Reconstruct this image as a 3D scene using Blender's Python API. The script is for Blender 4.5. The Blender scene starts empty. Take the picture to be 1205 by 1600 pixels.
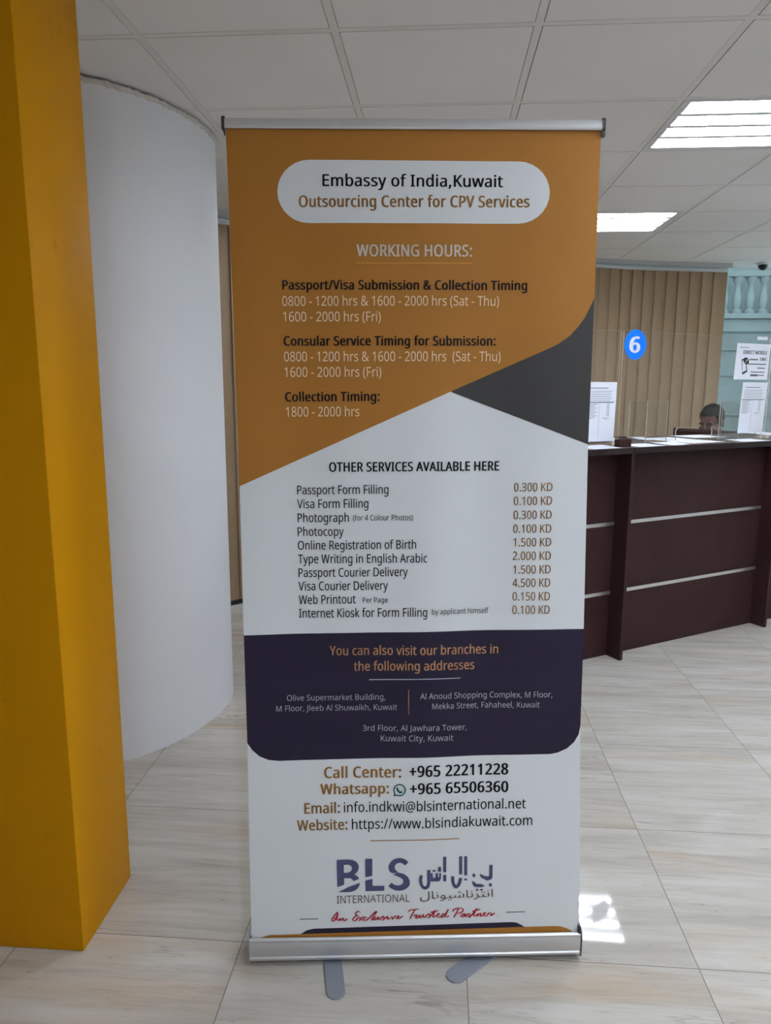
import bpy, bmesh, math, random
from math import sin, cos, pi, radians
from mathutils import Vector, Matrix
import numpy as np

random.seed(7)
scene = bpy.context.scene
COL = scene.collection

# ------------------------------------------------------------------ camera
cam_data = bpy.data.cameras.new('camera')
cam_data.sensor_fit = 'VERTICAL'
cam_data.sensor_height = 34.6
cam_data.lens = 34.6 * 1135.24 / 1600.0
cam_data.clip_start = 0.02
cam = bpy.data.objects.new('camera', cam_data)
COL.objects.link(cam)
PITCH, YAW, ROLL = 0.1745, -0.0719, 0.0044
_f = Vector((sin(YAW) * cos(PITCH), cos(YAW) * cos(PITCH), -sin(PITCH)))
_r = Vector((cos(YAW), -sin(YAW), 0))
_u = _r.cross(_f)
_r2 = _r * cos(ROLL) + _u * sin(ROLL)
_u2 = _u * cos(ROLL) - _r * sin(ROLL)
cam.matrix_world = Matrix(((_r2.x, _u2.x, -_f.x, 0), (_r2.y, _u2.y, -_f.y, 0),
                           (_r2.z, _u2.z, -_f.z, 1.4854), (0, 0, 0, 1)))
scene.camera = cam

# ------------------------------------------------------------------ world, exposure
world = bpy.data.worlds.new('overcast_sky')
scene.world = world
world.use_nodes = True
world.node_tree.nodes['Background'].inputs['Color'].default_value = (0.80, 0.92, 1.0, 1)
world.node_tree.nodes['Background'].inputs['Strength'].default_value = 4.0
scene.view_settings.view_transform = 'Standard'
scene.view_settings.look = 'None'
scene.view_settings.gamma = 1.0
scene.view_settings.use_curve_mapping = False
scene.view_settings.exposure = 0.83
scene.cycles.use_denoising = True
scene.cycles.max_bounces = 10
scene.cycles.diffuse_bounces = 6
scene.cycles.glossy_bounces = 4
scene.cycles.transparent_max_bounces = 24
scene.cycles.caustics_reflective = False
scene.cycles.caustics_refractive = False
scene.cycles.sample_clamp_indirect = 4.0
TUBE = 42.0          # radiance of the fluorescent tubes

CEIL = 2.5184        # ceiling height
TILE = 0.6
CX0, CY0 = -0.9278, 2.3567     # one crossing of the ceiling grid
FX0, FY0 = -1.1045, 1.6990     # one crossing of the floor joints


# ------------------------------------------------------------------ helpers
def srgb(r, g, b):
    def f(c):
        c /= 255.0
        return c / 12.92 if c <= 0.04045 else ((c + 0.055) / 1.055) ** 2.4
    return (f(r), f(g), f(b), 1)


def mat(name, color, rough=0.5, metal=0.0, spec=0.5, noise=None, bump=None, emit=None):
    """Principled material; noise = (scale, amount) varies the base colour a little, bump = (scale, strength)."""
    m = bpy.data.materials.new(name)
    m.use_nodes = True
    nt = m.node_tree
    b = nt.nodes['Principled BSDF']
    c = tuple(color) if len(color) == 4 else (*color, 1)
    b.inputs['Base Color'].default_value = c
    b.inputs['Roughness'].default_value = rough
    b.inputs['Metallic'].default_value = metal
    b.inputs['Specular IOR Level'].default_value = spec
    if emit:
        b.inputs['Emission Color'].default_value = (*emit[:3], 1)
        b.inputs['Emission Strength'].default_value = emit[3]
    if noise or bump:
        tc = nt.nodes.new('ShaderNodeTexCoord')
    if noise:
        n = nt.nodes.new('ShaderNodeTexNoise')
        n.inputs['Scale'].default_value = noise[0]
        n.inputs['Detail'].default_value = 5
        nt.links.new(tc.outputs['Object'], n.inputs['Vector'])
        r = nt.nodes.new('ShaderNodeValToRGB')
        a = noise[1]
        r.color_ramp.elements[0].position = 0.3
        r.color_ramp.elements[1].position = 0.7
        r.color_ramp.elements[0].color = (c[0] * (1 - a), c[1] * (1 - a), c[2] * (1 - a), 1)
        r.color_ramp.elements[1].color = (min(1, c[0] * (1 + a)), min(1, c[1] * (1 + a)), min(1, c[2] * (1 + a)), 1)
        nt.links.new(n.outputs['Fac'], r.inputs['Fac'])
        nt.links.new(r.outputs['Color'], b.inputs['Base Color'])
    if bump:
        n2 = nt.nodes.new('ShaderNodeTexNoise')
        n2.inputs['Scale'].default_value = bump[0]
        n2.inputs['Detail'].default_value = 6
        nt.links.new(tc.outputs['Object'], n2.inputs['Vector'])
        bp = nt.nodes.new('ShaderNodeBump')
        bp.inputs['Strength'].default_value = bump[1]
        bp.inputs['Distance'].default_value = 0.01
        nt.links.new(n2.outputs['Fac'], bp.inputs['Height'])
        nt.links.new(bp.outputs['Normal'], b.inputs['Normal'])
    return m


def clear_mat(name, tint, gloss_rough=0.02, ior=1.5, haze=0.0):
    """Thin clear sheet: tinted transparency plus a Fresnel reflection (and a little pale haze)."""
    m = bpy.data.materials.new(name)
    m.use_nodes = True
    nt = m.node_tree
    for n in list(nt.nodes):
        nt.nodes.remove(n)
    out = nt.nodes.new('ShaderNodeOutputMaterial')
    tr = nt.nodes.new('ShaderNodeBsdfTransparent')
    tr.inputs['Color'].default_value = (*tint, 1)
    gl = nt.nodes.new('ShaderNodeBsdfGlossy')
    gl.inputs['Roughness'].default_value = gloss_rough
    # Schlick reflectance, the same from both sides of the sheet
    geo = nt.nodes.new('ShaderNodeNewGeometry')
    dot = nt.nodes.new('ShaderNodeVectorMath')
    dot.operation = 'DOT_PRODUCT'
    nt.links.new(geo.outputs['Normal'], dot.inputs[0])
    nt.links.new(geo.outputs['Incoming'], dot.inputs[1])
    f0 = ((ior - 1) / (ior + 1)) ** 2

    def mth(op, x, y):
        n = nt.nodes.new('ShaderNodeMath')
        n.operation = op
        for i, v in enumerate((x, y)):
            if isinstance(v, (int, float)):
                n.inputs[i].default_value = v
            else:
                nt.links.new(v, n.inputs[i])
        return n.outputs[0]
    g = mth('POWER', mth('SUBTRACT', 1.0, mth('ABSOLUTE', dot.outputs['Value'], 0.0)), 5.0)
    refl = mth('ADD', mth('MULTIPLY', g, 1 - f0), f0)
    mx = nt.nodes.new('ShaderNodeMixShader')
    nt.links.new(refl, mx.inputs[0])
    nt.links.new(tr.outputs[0], mx.inputs[1])
    nt.links.new(gl.outputs[0], mx.inputs[2])
    last = mx
    if haze:
        df = nt.nodes.new('ShaderNodeBsdfDiffuse')
        df.inputs['Color'].default_value = (0.75, 0.73, 0.70, 1)
        m2 = nt.nodes.new('ShaderNodeMixShader')
        m2.inputs[0].default_value = haze
        nt.links.new(mx.outputs[0], m2.inputs[1])
        nt.links.new(df.outputs[0], m2.inputs[2])
        last = m2
    nt.links.new(last.outputs[0], out.inputs['Surface'])
    return m


def link(name, me, mats, parent=None):
    o = bpy.data.objects.new(name, me)
    COL.objects.link(o)
    for m in (mats if isinstance(mats, (list, tuple)) else [mats]):
        me.materials.append(m)
    if parent is not None:
        o.parent = parent
        # meshes are built in world space: undo the parent's own place
        mw = Matrix.Identity(4)
        p = parent
        while p is not None:
            mw = p.matrix_basis @ mw
            p = p.parent
        me.transform(mw.inverted())
    return o


def obj(name, bm, mats, parent=None, smooth=None):
    """Link a bmesh (in world coordinates) as one mesh object; parent is the thing it belongs to."""
    me = bpy.data.meshes.new(name)
    bm.normal_update()
    bm.to_mesh(me)
    bm.free()
    if smooth is not None:
        me.polygons.foreach_set('use_smooth', [True] * len(me.polygons))
        if smooth < 180:
            me.set_sharp_from_angle(angle=radians(smooth))
    return link(name, me, mats, parent)


def tag(o, label=None, cat=None, group=None, kind=None):
    if label:
        o['label'] = label
    if cat:
        o['category'] = cat
    if group:
        o['group'] = group
    if kind:
        o['kind'] = kind
    return o


def thing(name, label, cat, loc=(0, 0, 0), group=None, rot=None):
    o = bpy.data.objects.new(name, None)
    o.empty_display_size = 0.1
    o.location = loc
    if rot is not None:
        o.rotation_euler = rot
    COL.objects.link(o)
    return tag(o, label, cat, group)


def struct(o):
    o['kind'] = 'structure'
    return o


def copy_thing(src, label=None):
    """Copy a thing, its parts and their sub-parts (mesh data shared)."""
    def rec(s, parent):
        c = s.copy()
        COL.objects.link(c)
        if parent is not None:
            c.parent = parent
        for ch in [k for k in bpy.data.objects if k.parent == s]:
            rec(ch, c)
        return c
    c = rec(src, None)
    if label:
        c['label'] = label
    return c


class Frame:
    """Local frame: point(s, o, z) = origin + s*along + o*across + z up."""
    def __init__(self, origin, ang):
        self.o = Vector(origin)
        self.d = Vector((cos(ang), sin(ang), 0))
        self.n = Vector((-sin(ang), cos(ang), 0))

    def __call__(self, s, o, z):
        p = self.o + self.d * s + self.n * o
        return Vector((p.x, p.y, self.o.z + z))


WORLD = Frame((0, 0, 0), 0.0)


def box(bm, fr, s0, s1, o0, o1, z0, z1, bevel=0.0, mi=0, seg=2):
    P = [(s0, o0, z0), (s1, o0, z0), (s1, o1, z0), (s0, o1, z0), (s0, o0, z1), (s1, o0, z1), (s1, o1, z1), (s0, o1, z1)]
    vs = [bm.verts.new(fr(*p)) for p in P]
    fs = [bm.faces.new([vs[i] for i in q]) for q in
          ((3, 2, 1, 0), (4, 5, 6, 7), (0, 1, 5, 4), (1, 2, 6, 5), (2, 3, 7, 6), (3, 0, 4, 7))]
    for f in fs:
        f.material_index = mi
    if bevel:
        es = list({e for f in fs for e in f.edges})
        r = bmesh.ops.bevel(bm, geom=es, offset=bevel, segments=seg, affect='EDGES', profile=0.5)
        for f in r['faces']:
            f.material_index = mi
    return fs


def prism(bm, pts, vec, mi=0):
    """Extrude a closed polygon (list of Vectors) along vec, with end faces."""
    a = [bm.verts.new(p) for p in pts]
    b = [bm.verts.new(Vector(p) + vec) for p in pts]
    n = len(pts)
    fs = []
    for i in range(n):
        fs.append(bm.faces.new((a[i], a[(i + 1) % n], b[(i + 1) % n], b[i])))
    fs.append(bm.faces.new(list(reversed(a))))
    fs.append(bm.faces.new(b))
    for f in fs:
        f.material_index = mi
    return fs


def tube(bm, pts, rad, seg=10, cap=True, mi=0):
    pts = [Vector(p) for p in pts]
    n = len(pts)
    rads = rad if isinstance(rad, (list, tuple)) else [rad] * n
    rings = []
    t0 = (pts[1] - pts[0]).normalized()
    ref = Vector((0, 0, 1)) if abs(t0.z) < 0.9 else Vector((1, 0, 0))
    x = t0.cross(ref).normalized()
    for i in range(n):
        t = (pts[min(i + 1, n - 1)] - pts[max(i - 1, 0)]).normalized()
        x = (x - t * x.dot(t)).normalized()
        y = t.cross(x)
        rings.append([bm.verts.new(pts[i] + (x * cos(2 * pi * k / seg) + y * sin(2 * pi * k / seg)) * rads[i]) for k in range(seg)])
    fs = []
    for i in range(n - 1):
        for k in range(seg):
            fs.append(bm.faces.new((rings[i][k], rings[i][(k + 1) % seg], rings[i + 1][(k + 1) % seg], rings[i + 1][k])))
    if cap:
        fs.append(bm.faces.new(list(reversed(rings[0]))))
        fs.append(bm.faces.new(rings[-1]))
    for f in fs:
        f.material_index = mi
    return fs


def lathe(bm, prof, center, seg=32, mi=0, close=True):
    c = Vector(center)
    rings = [[bm.verts.new((c.x + r * cos(2 * pi * k / seg), c.y + r * sin(2 * pi * k / seg), c.z + z)) for k in range(seg)] for r, z in prof]
    for i in range(len(rings) - 1):
        for k in range(seg):
            f = bm.faces.new((rings[i][k], rings[i][(k + 1) % seg], rings[i + 1][(k + 1) % seg], rings[i + 1][k]))
            f.material_index = mi
    if close:
        bm.faces.new(list(reversed(rings[0]))).material_index = mi
        bm.faces.new(rings[-1]).material_index = mi


def catmull(pts, k=6, closed=False):
    P = [Vector(p) for p in pts]
    N = len(P)
    out = []
    for i in range(N if closed else N - 1):
        if closed:
            a, b, c, d = P[(i - 1) % N], P[i], P[(i + 1) % N], P[(i + 2) % N]
        else:
            b, c = P[i], P[i + 1]
            a = P[i - 1] if i > 0 else b * 2 - c
            d = P[i + 2] if i + 2 < N else c * 2 - b
        for j in range(k):
            t = j / k
            out.append(0.5 * ((2 * b) + (c - a) * t + (2 * a - 5 * b + 4 * c - d) * t * t + (3 * b - a - 3 * c + d) * t ** 3))
    if not closed:
        out.append(P[-1])
    return out


# ------------------------------------------------------------------ materials
def travertine():
    m = bpy.data.materials.new('travertine_tile')
    m.use_nodes = True
    nt = m.node_tree
    N, L = nt.nodes, nt.links
    b = N['Principled BSDF']
    tc = N.new('ShaderNodeTexCoord')
    sep = N.new('ShaderNodeSeparateXYZ')
    L.new(tc.outputs['Object'], sep.inputs[0])

    def math_(op, a, bb=None, c=None):
        n = N.new('ShaderNodeMath')
        n.operation = op
        for i, v in enumerate((a, bb, c)):
            if v is None:
                continue
            if isinstance(v, (int, float)):
                n.inputs[i].default_value = v
            else:
                L.new(v, n.inputs[i])
        return n.outputs[0]
    tx = math_('DIVIDE', math_('SUBTRACT', sep.outputs[0], FX0), TILE)
    ty = math_('DIVIDE', math_('SUBTRACT', sep.outputs[1], FY0), TILE)
    ix, iy = math_('FLOOR', tx), math_('FLOOR', ty)
    fx, fy = math_('FRACT', tx), math_('FRACT', ty)
    # distance to the nearest joint, in tiles
    ex = math_('MINIMUM', fx, math_('SUBTRACT', 1.0, fx))
    ey = math_('MINIMUM', fy, math_('SUBTRACT', 1.0, fy))
    joint = math_('LESS_THAN', math_('MINIMUM', ex, ey), 0.0021)
    # every tile is cut from another place of the stone
    rnd = N.new('ShaderNodeTexWhiteNoise')
    rnd.noise_dimensions = '2D'
    cmb = N.new('ShaderNodeCombineXYZ')
    L.new(ix, cmb.inputs[0])
    L.new(iy, cmb.inputs[1])
    L.new(cmb.outputs[0], rnd.inputs['Vector'])
    off = N.new('ShaderNodeVectorMath')
    off.operation = 'MULTIPLY_ADD'
    L.new(rnd.outputs['Color'], off.inputs[0])
    off.inputs[1].default_value = (7, 9, 5)
    L.new(tc.outputs['Object'], off.inputs[2])

    def noise(sx, sy, detail, dist, rough=0.6):
        mp = N.new('ShaderNodeMapping')
        mp.inputs['Scale'].default_value = (sx, sy, 1)
        L.new(off.outputs[0], mp.inputs['Vector'])
        n = N.new('ShaderNodeTexNoise')
        n.inputs['Scale'].default_value = 1
        n.inputs['Detail'].default_value = detail
        n.inputs['Roughness'].default_value = rough
        n.inputs['Distortion'].default_value = dist
        L.new(mp.outputs[0], n.inputs['Vector'])
        return n.outputs['Fac']

    def ramp(fac, stops):
        r = N.new('ShaderNodeValToRGB')
        e = r.color_ramp.elements
        e[0].position, e[0].color = stops[0]
        e[1].position, e[1].color = stops[-1]
        for p, c in stops[1:-1]:
            k = e.new(p)
            k.color = c
        L.new(fac, r.inputs['Fac'])
        return r.outputs['Color']

    def mix(fac, a, bb, mode='MIX'):
        n = N.new('ShaderNodeMix')
        n.data_type = 'RGBA'
        n.blend_type = mode
        if isinstance(fac, (int, float)):
            n.inputs[0].default_value = fac
        else:
            L.new(fac, n.inputs[0])
        for i, v in ((6, a), (7, bb)):
            if isinstance(v, tuple):
                n.inputs[i].default_value = v
            else:
                L.new(v, n.inputs[i])
        return n.outputs[2]
    FLOOR = [srgb(182, 176, 168), srgb(199, 194, 186), srgb(212, 208, 202)]
    base = ramp(noise(1.3, 11, 7, 0.35), [(0.30, FLOOR[0]), (0.5, FLOOR[1]), (0.72, FLOOR[2])])
    tan = ramp(noise(0.7, 4.5, 4, 0.6), [(0.54, (0, 0, 0, 1)), (0.70, (1, 1, 1, 1))])
    col = mix(math_('MULTIPLY', tan, 0.75), base, srgb(192, 174, 152))
    fine = ramp(noise(3.5, 46, 6, 0.5, 0.7), [(0.34, (0.80, 0.79, 0.78, 1)), (0.52, (1, 1, 1, 1)), (0.75, (1.0, 1.0, 1.0, 1))])
    col = mix(0.75, col, fine, 'MULTIPLY')
    # thin dark veins and pits
    vein = noise(1.0, 6.0, 5, 1.2, 0.55)
    vd = math_('ABSOLUTE', math_('SUBTRACT', vein, 0.5))
    vm = ramp(vd, [(0.0, (1, 1, 1, 1)), (0.012, (0, 0, 0, 1))])
    gate = ramp(noise(1.1, 2.5, 2, 0.0), [(0.50, (0, 0, 0, 1)), (0.66, (1, 1, 1, 1))])
    col = mix(math_('MULTIPLY', math_('MULTIPLY', vm, gate), 0.6), col, srgb(128, 112, 96))
    pit = ramp(noise(16, 75, 2, 0.2), [(0.70, (0, 0, 0, 1)), (0.76, (1, 1, 1, 1))])
    col = mix(math_('MULTIPLY', pit, 0.35), col, srgb(120, 108, 96))
    col = mix(joint, col, srgb(122, 110, 98))
    L.new(col, b.inputs['Base Color'])
    # polish, with worn patches
    rr = N.new('ShaderNodeMapRange')
    rr.inputs[1].default_value, rr.inputs[2].default_value = 0.3, 0.7
    rr.inputs[3].default_value, rr.inputs[4].default_value = 0.02, 0.06
    L.new(noise(2.2, 3.1, 4, 0.4), rr.inputs[0])
    L.new(math_('ADD', rr.outputs[0], math_('MULTIPLY', joint, 0.5)), b.inputs['Roughness'])
    b.inputs['IOR'].default_value = 1.5
    bp = N.new('ShaderNodeBump')
    bp.inputs['Strength'].default_value = 0.25
    bp.inputs['Distance'].default_value = 0.002
    bp.invert = True
    L.new(joint, bp.inputs['Height'])
    L.new(bp.outputs['Normal'], b.inputs['Normal'])
    return m


M = {}
M['floor'] = travertine()
M['ceiling_tile'] = mat('ceiling_tile', srgb(232, 230, 229), 0.9, noise=(1.7, 0.03), bump=(260, 0.04))
M['tee'] = mat('tee_bar', srgb(226, 223, 220), 0.6)
M['void'] = mat('ceiling_void', srgb(14, 13, 13), 0.95)
M['white_paint'] = mat('white_paint', srgb(228, 230, 235), 0.55, noise=(1.3, 0.02), bump=(9, 0.05))
M['plaster'] = mat('plaster', srgb(206, 201, 195), 0.85, noise=(30, 0.12), bump=(40, 0.5))
M['room_wall'] = mat('room_wall', srgb(206, 206, 206), 0.8, noise=(0.8, 0.02))
M['blind'] = mat('blind_fabric', srgb(144, 120, 93), 0.85, noise=(60, 0.05))
M['valance'] = mat('valance', srgb(176, 174, 176), 0.5)
M['headrail'] = mat('headrail', srgb(196, 196, 196), 0.4)
M['sill'] = mat('sill', srgb(34, 24, 20), 0.4)
M['aluminium'] = mat('aluminium', (0.70, 0.71, 0.73), 0.42, 0.9)
M['steel'] = mat('grey_steel', srgb(150, 155, 165), 0.45, 0.35)
M['dark_plastic'] = mat('dark_plastic', srgb(62, 62, 66), 0.45)
M['laminate'] = mat('dark_laminate', srgb(52, 33, 33), 0.5, spec=0.08, noise=(6, 0.10))
M['laminate_edge'] = mat('laminate_edge', srgb(40, 30, 30), 0.5, spec=0.08)
M['laminate_top'] = mat('laminate_top', srgb(76, 58, 50), 0.3, noise=(6, 0.08))
M['strip'] = mat('strip_metal', (0.80, 0.79, 0.78), 0.40, 1.0)
M['acrylic'] = clear_mat('acrylic', (0.965, 0.965, 0.96), 0.0, 1.40, haze=0.006)
M['acrylic_edge'] = mat('acrylic_edge', srgb(222, 214, 200), 0.3)
M['glass'] = clear_mat('tinted_glass', (0.43, 0.50, 0.515), 0.0, 1.25)
M['clear_glass'] = clear_mat('clear_glass', (0.92, 0.95, 0.95), 0.01, 1.5)
M['paper'] = mat('paper', srgb(226, 229, 240), 0.8)
M['paper_ink'] = mat('paper_ink', srgb(92, 92, 104), 0.8)
M['black_ink'] = mat('black_ink', srgb(40, 40, 46), 0.8)
M['blue'] = mat('blue_sign', srgb(0, 112, 250), 0.6, spec=0.2)
M['sign_white'] = mat('sign_white', srgb(240, 244, 250), 0.5)
M['frame_white'] = mat('frame_white', srgb(215, 215, 216), 0.5)
M['reflector'] = mat('reflector', (0.9, 0.9, 0.9), 0.35)
M['tube'] = mat('fluorescent_tube', (0.9, 0.9, 0.9), 0.4, emit=(0.89, 0.97, 1.07, TUBE))
M['stone'] = mat('pale_stone', srgb(152, 152, 149), 0.8, noise=(2.5, 0.08))
M['pavement'] = mat('pavement', srgb(205, 202, 196), 0.85, noise=(3, 0.1))
M['skin'] = mat('skin', srgb(92, 58, 46), 0.55, noise=(25, 0.06))
M['hair'] = mat('black_hair', srgb(12, 10, 11), 0.6, spec=0.2, bump=(160, 0.5))
M['shirt'] = mat('shirt', srgb(96, 104, 122), 0.85, noise=(40, 0.05))
M['black'] = mat('black_plastic', srgb(22, 22, 23), 0.4)
M['seat_fabric'] = mat('seat_fabric', srgb(38, 38, 42), 0.9)


def yellow():
    m = mat('yellow_paint', srgb(187, 128, 0), 0.5, spec=0.08, bump=(14, 0.05))
    nt = m.node_tree
    b = nt.nodes['Principled BSDF']
    tc = nt.nodes.new('ShaderNodeTexCoord')
    n = nt.nodes.new('ShaderNodeTexNoise')
    n.inputs['Scale'].default_value = 11
    n.inputs['Detail'].default_value = 8
    n.inputs['Roughness'].default_value = 0.7
    nt.links.new(tc.outputs['Object'], n.inputs['Vector'])
    r = nt.nodes.new('ShaderNodeValToRGB')
    r.color_ramp.elements[0].position = 0.635
    r.color_ramp.elements[0].color = (0, 0, 0, 1)
    r.color_ramp.elements[1].position = 0.70
    r.color_ramp.elements[1].color = (0.5, 0.5, 0.5, 1)
    nt.links.new(n.outputs['Fac'], r.inputs['Fac'])
    mx = nt.nodes.new('ShaderNodeMix')
    mx.data_type = 'RGBA'
    nt.links.new(r.outputs['Color'], mx.inputs[0])
    mx.inputs[6].default_value = srgb(187, 128, 0)
    mx.inputs[7].default_value = srgb(150, 104, 20)
    nt.links.new(mx.outputs[2], b.inputs['Base Color'])
    return m


M['yellow'] = yellow()

# ------------------------------------------------------------------ room shell
X0, X1, Y0 = -3.2, 5.2, -3.4
ARC = catmull([(-3.2, 2.75, 0), (-1.415, 4.715, 0), (0.0, 5.86, 0), (1.32, 6.565, 0), (2.508, 6.874, 0), (3.9, 7.16, 0), (5.2, 7.36, 0)], 10)


def arc_at(dist):
    """Point and tangent at a distance along the back wall line."""
    d = dist
    for a, b in zip(ARC, ARC[1:]):
        l = (b - a).length
        if d <= l:
            t = (b - a) / l
            return a + t * d, t
        d -= l
    t = (ARC[-1] - ARC[-2]).normalized()
    return ARC[-1] + t * d, t


ARC_LEN = sum((b - a).length for a, b in zip(ARC, ARC[1:]))


def arc_dist_of(x):
    """Distance along the wall line at which its x reaches the given value."""
    d = 0
    for a, b in zip(ARC, ARC[1:]):
        l = (b - a).length
        if a.x <= x <= b.x:
            return d + l * (x - a.x) / (b.x - a.x)
        d += l
    return d


def arc_strip(bm, d0, d1, o0, o1, z0, z1, n=None, mi=0):
    """A bar that follows the wall line between two distances; offset o is outward (+) or into the room (-)."""
    n = n or max(2, int((d1 - d0) / 0.12))
    sec = []
    for i in range(n + 1):
        p, t = arc_at(d0 + (d1 - d0) * i / n)
        nn = Vector((-t.y, t.x, 0))
        sec.append([bm.verts.new(p + nn * o + Vector((0, 0, z))) for o, z in ((o0, z0), (o0, z1), (o1, z1), (o1, z0))])
    for a, b in zip(sec, sec[1:]):
        for k in range(4):
            bm.faces.new((a[k], a[(k + 1) % 4], b[(k + 1) % 4], b[k])).material_index = mi
    bm.faces.new(list(reversed(sec[0]))).material_index = mi
    bm.faces.new(sec[-1]).material_index = mi


# floor: a slab with its top at zero, ending at the glass line
bm = bmesh.new()
poly = [Vector((X0, Y0, -0.1)), Vector((X1, Y0, -0.1))] + [Vector((p.x, p.y + 0.06, -0.1)) for p in reversed(ARC)]
prism(bm, poly, Vector((0, 0, 0.1)))
struct(obj('floor', bm, M['floor']))

# ceiling fixtures sit in these cells of the grid (column, row); those out of sight are added for their light
LIGHT_CELLS = [(3, 1), (3, 4), (3, -2), (3, -5), (0, 4), (6, 1), (6, 4), (6, -2), (6, -5), (3, -8), (6, -8)]
LIGHT_CELLS_SET = set(LIGHT_CELLS)


def inside_room(x, y):
    if not (X0 - 0.3 < x < X1 + 0.3 and y > Y0 - 0.3):
        return False
    p = min(ARC, key=lambda q: abs(q.x - x))
    return y < p.y + 0.25


bm = bmesh.new()
for i in range(-5, 11):
    for j in range(-11, 10):
        x0, y0 = CX0 + i * TILE, CY0 + j * TILE
        if not inside_room(x0 + 0.3, y0 + 0.3):
            continue
        if (i, j) not in LIGHT_CELLS_SET:
            # lay-in tile between the tee bars, with an open joint along its edges
            box(bm, WORLD, x0 + 0.0145, x0 + TILE - 0.0142, y0 + 0.0130, y0 + TILE - 0.0168, CEIL, CEIL + 0.014, mi=0)
        # tee bars: main runner on the left side, cross tee on the near side
        box(bm, WORLD, x0 - 0.0120, x0 + 0.0120, y0 - 0.012, y0 + TILE - 0.012, CEIL + 0.0015, CEIL + 0.012, mi=1)
        box(bm, WORLD, x0 + 0.0120, x0 + TILE - 0.0120, y0 - 0.0120, y0 + 0.0120, CEIL + 0.0012, CEIL + 0.012, mi=1)
# deck above the open joints
poly = [Vector((X0 - 0.2, Y0 - 0.2, CEIL + 0.09)), Vector((X1 + 0.2, Y0 - 0.2, CEIL + 0.09))] + [Vector((p.x, p.y + 0.12, CEIL + 0.09)) for p in reversed(ARC)]
prism(bm, poly, Vector((0, 0, 0.05)), mi=2)
struct(obj('ceiling', bm, [M['ceiling_tile'], M['tee'], M['void']]))

# plain walls beside and behind the photographer
bm = bmesh.new()
box(bm, WORLD, X0 - 0.12, X0, Y0 - 0.12, 2.75, -0.1, CEIL + 0.1)
struct(obj('wall_left', bm, M['room_wall']))
bm = bmesh.new()      # right wall: opening at its far end for the added window
box(bm, WORLD, X1, X1 + 0.12, Y0 - 0.12, 5.25, -0.1, CEIL + 0.1)
box(bm, WORLD, X1, X1 + 0.12, 7.2, 7.36, -0.1, CEIL + 0.1)
box(bm, WORLD, X1, X1 + 0.12, 5.25, 7.2, CEIL - 0.06, CEIL + 0.1)
box(bm, WORLD, X1, X1 + 0.12, 5.25, 7.2, -0.1, 0.06)
struct(obj('wall_right', bm, M['room_wall']))
added_win = bpy.data.objects.new('added_window', None)  # unseen window, added to bring daylight in from the right
COL.objects.link(added_win)
struct(added_win)
bm = bmesh.new()
box(bm, WORLD, X1 + 0.055, X1 + 0.063, 5.25, 7.2, 0.06, CEIL - 0.06)
struct(obj('window_pane', bm, M['clear_glass'], added_win))
bm = bmesh.new()
for k in range(3):
    y = 5.25 + 1.95 * k / 2
    box(bm, WORLD, X1 + 0.03, X1 + 0.09, y - 0.025, y + 0.025, 0.06, CEIL - 0.06)
struct(obj('window_frame', bm, M['aluminium'], added_win))
bm = bmesh.new()
box(bm, WORLD, X0, X1, Y0 - 0.12, Y0, -0.1, CEIL + 0.1)
struct(obj('wall_front', bm, M['room_wall']))

# the long glazed wall behind the blinds
win = bpy.data.objects.new('window_1', None)
COL.objects.link(win)
struct(win)
bm = bmesh.new()
arc_strip(bm, 0.02, ARC_LEN - 0.02, 0.0, 0.008, 0.0, CEIL)
struct(obj('window_pane', bm, M['glass'], win))
bm = bmesh.new()
arc_strip(bm, 0, ARC_LEN, -0.012, 0.03, CEIL - 0.008, CEIL + 0.09)
arc_strip(bm, 0, ARC_LEN, -0.012, 0.03, -0.02, 0.012)
struct(obj('window_frame', bm, M['aluminium'], win))

D_END = arc_dist_of(2.470)       # right edge of the blinds
bm = bmesh.new()
arc_strip(bm, 0.05, D_END - 0.01, -0.16, -0.05, 2.484, CEIL - 0.0005)
struct(obj('trim_1', bm, M['valance']))
bm = bmesh.new()
arc_strip(bm, 0.05, D_END - 0.02, -0.062, -0.014, 0.0, 0.036)
struct(obj('baseboard_back', bm, M['sill']))

# ------------------------------------------------------------------ pillars
t = thing('square_pillar', 'yellow painted square pillar with chipped base at the left edge', 'pillar', (-1.3, 1.78, 0))
bm = bmesh.new()
box(bm, WORLD, -1.72, -0.9135, 1.6315, 1.932, 0, CEIL, bevel=0.004)
obj('pillar_shaft', bm, M['yellow'], t, smooth=40)

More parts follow.
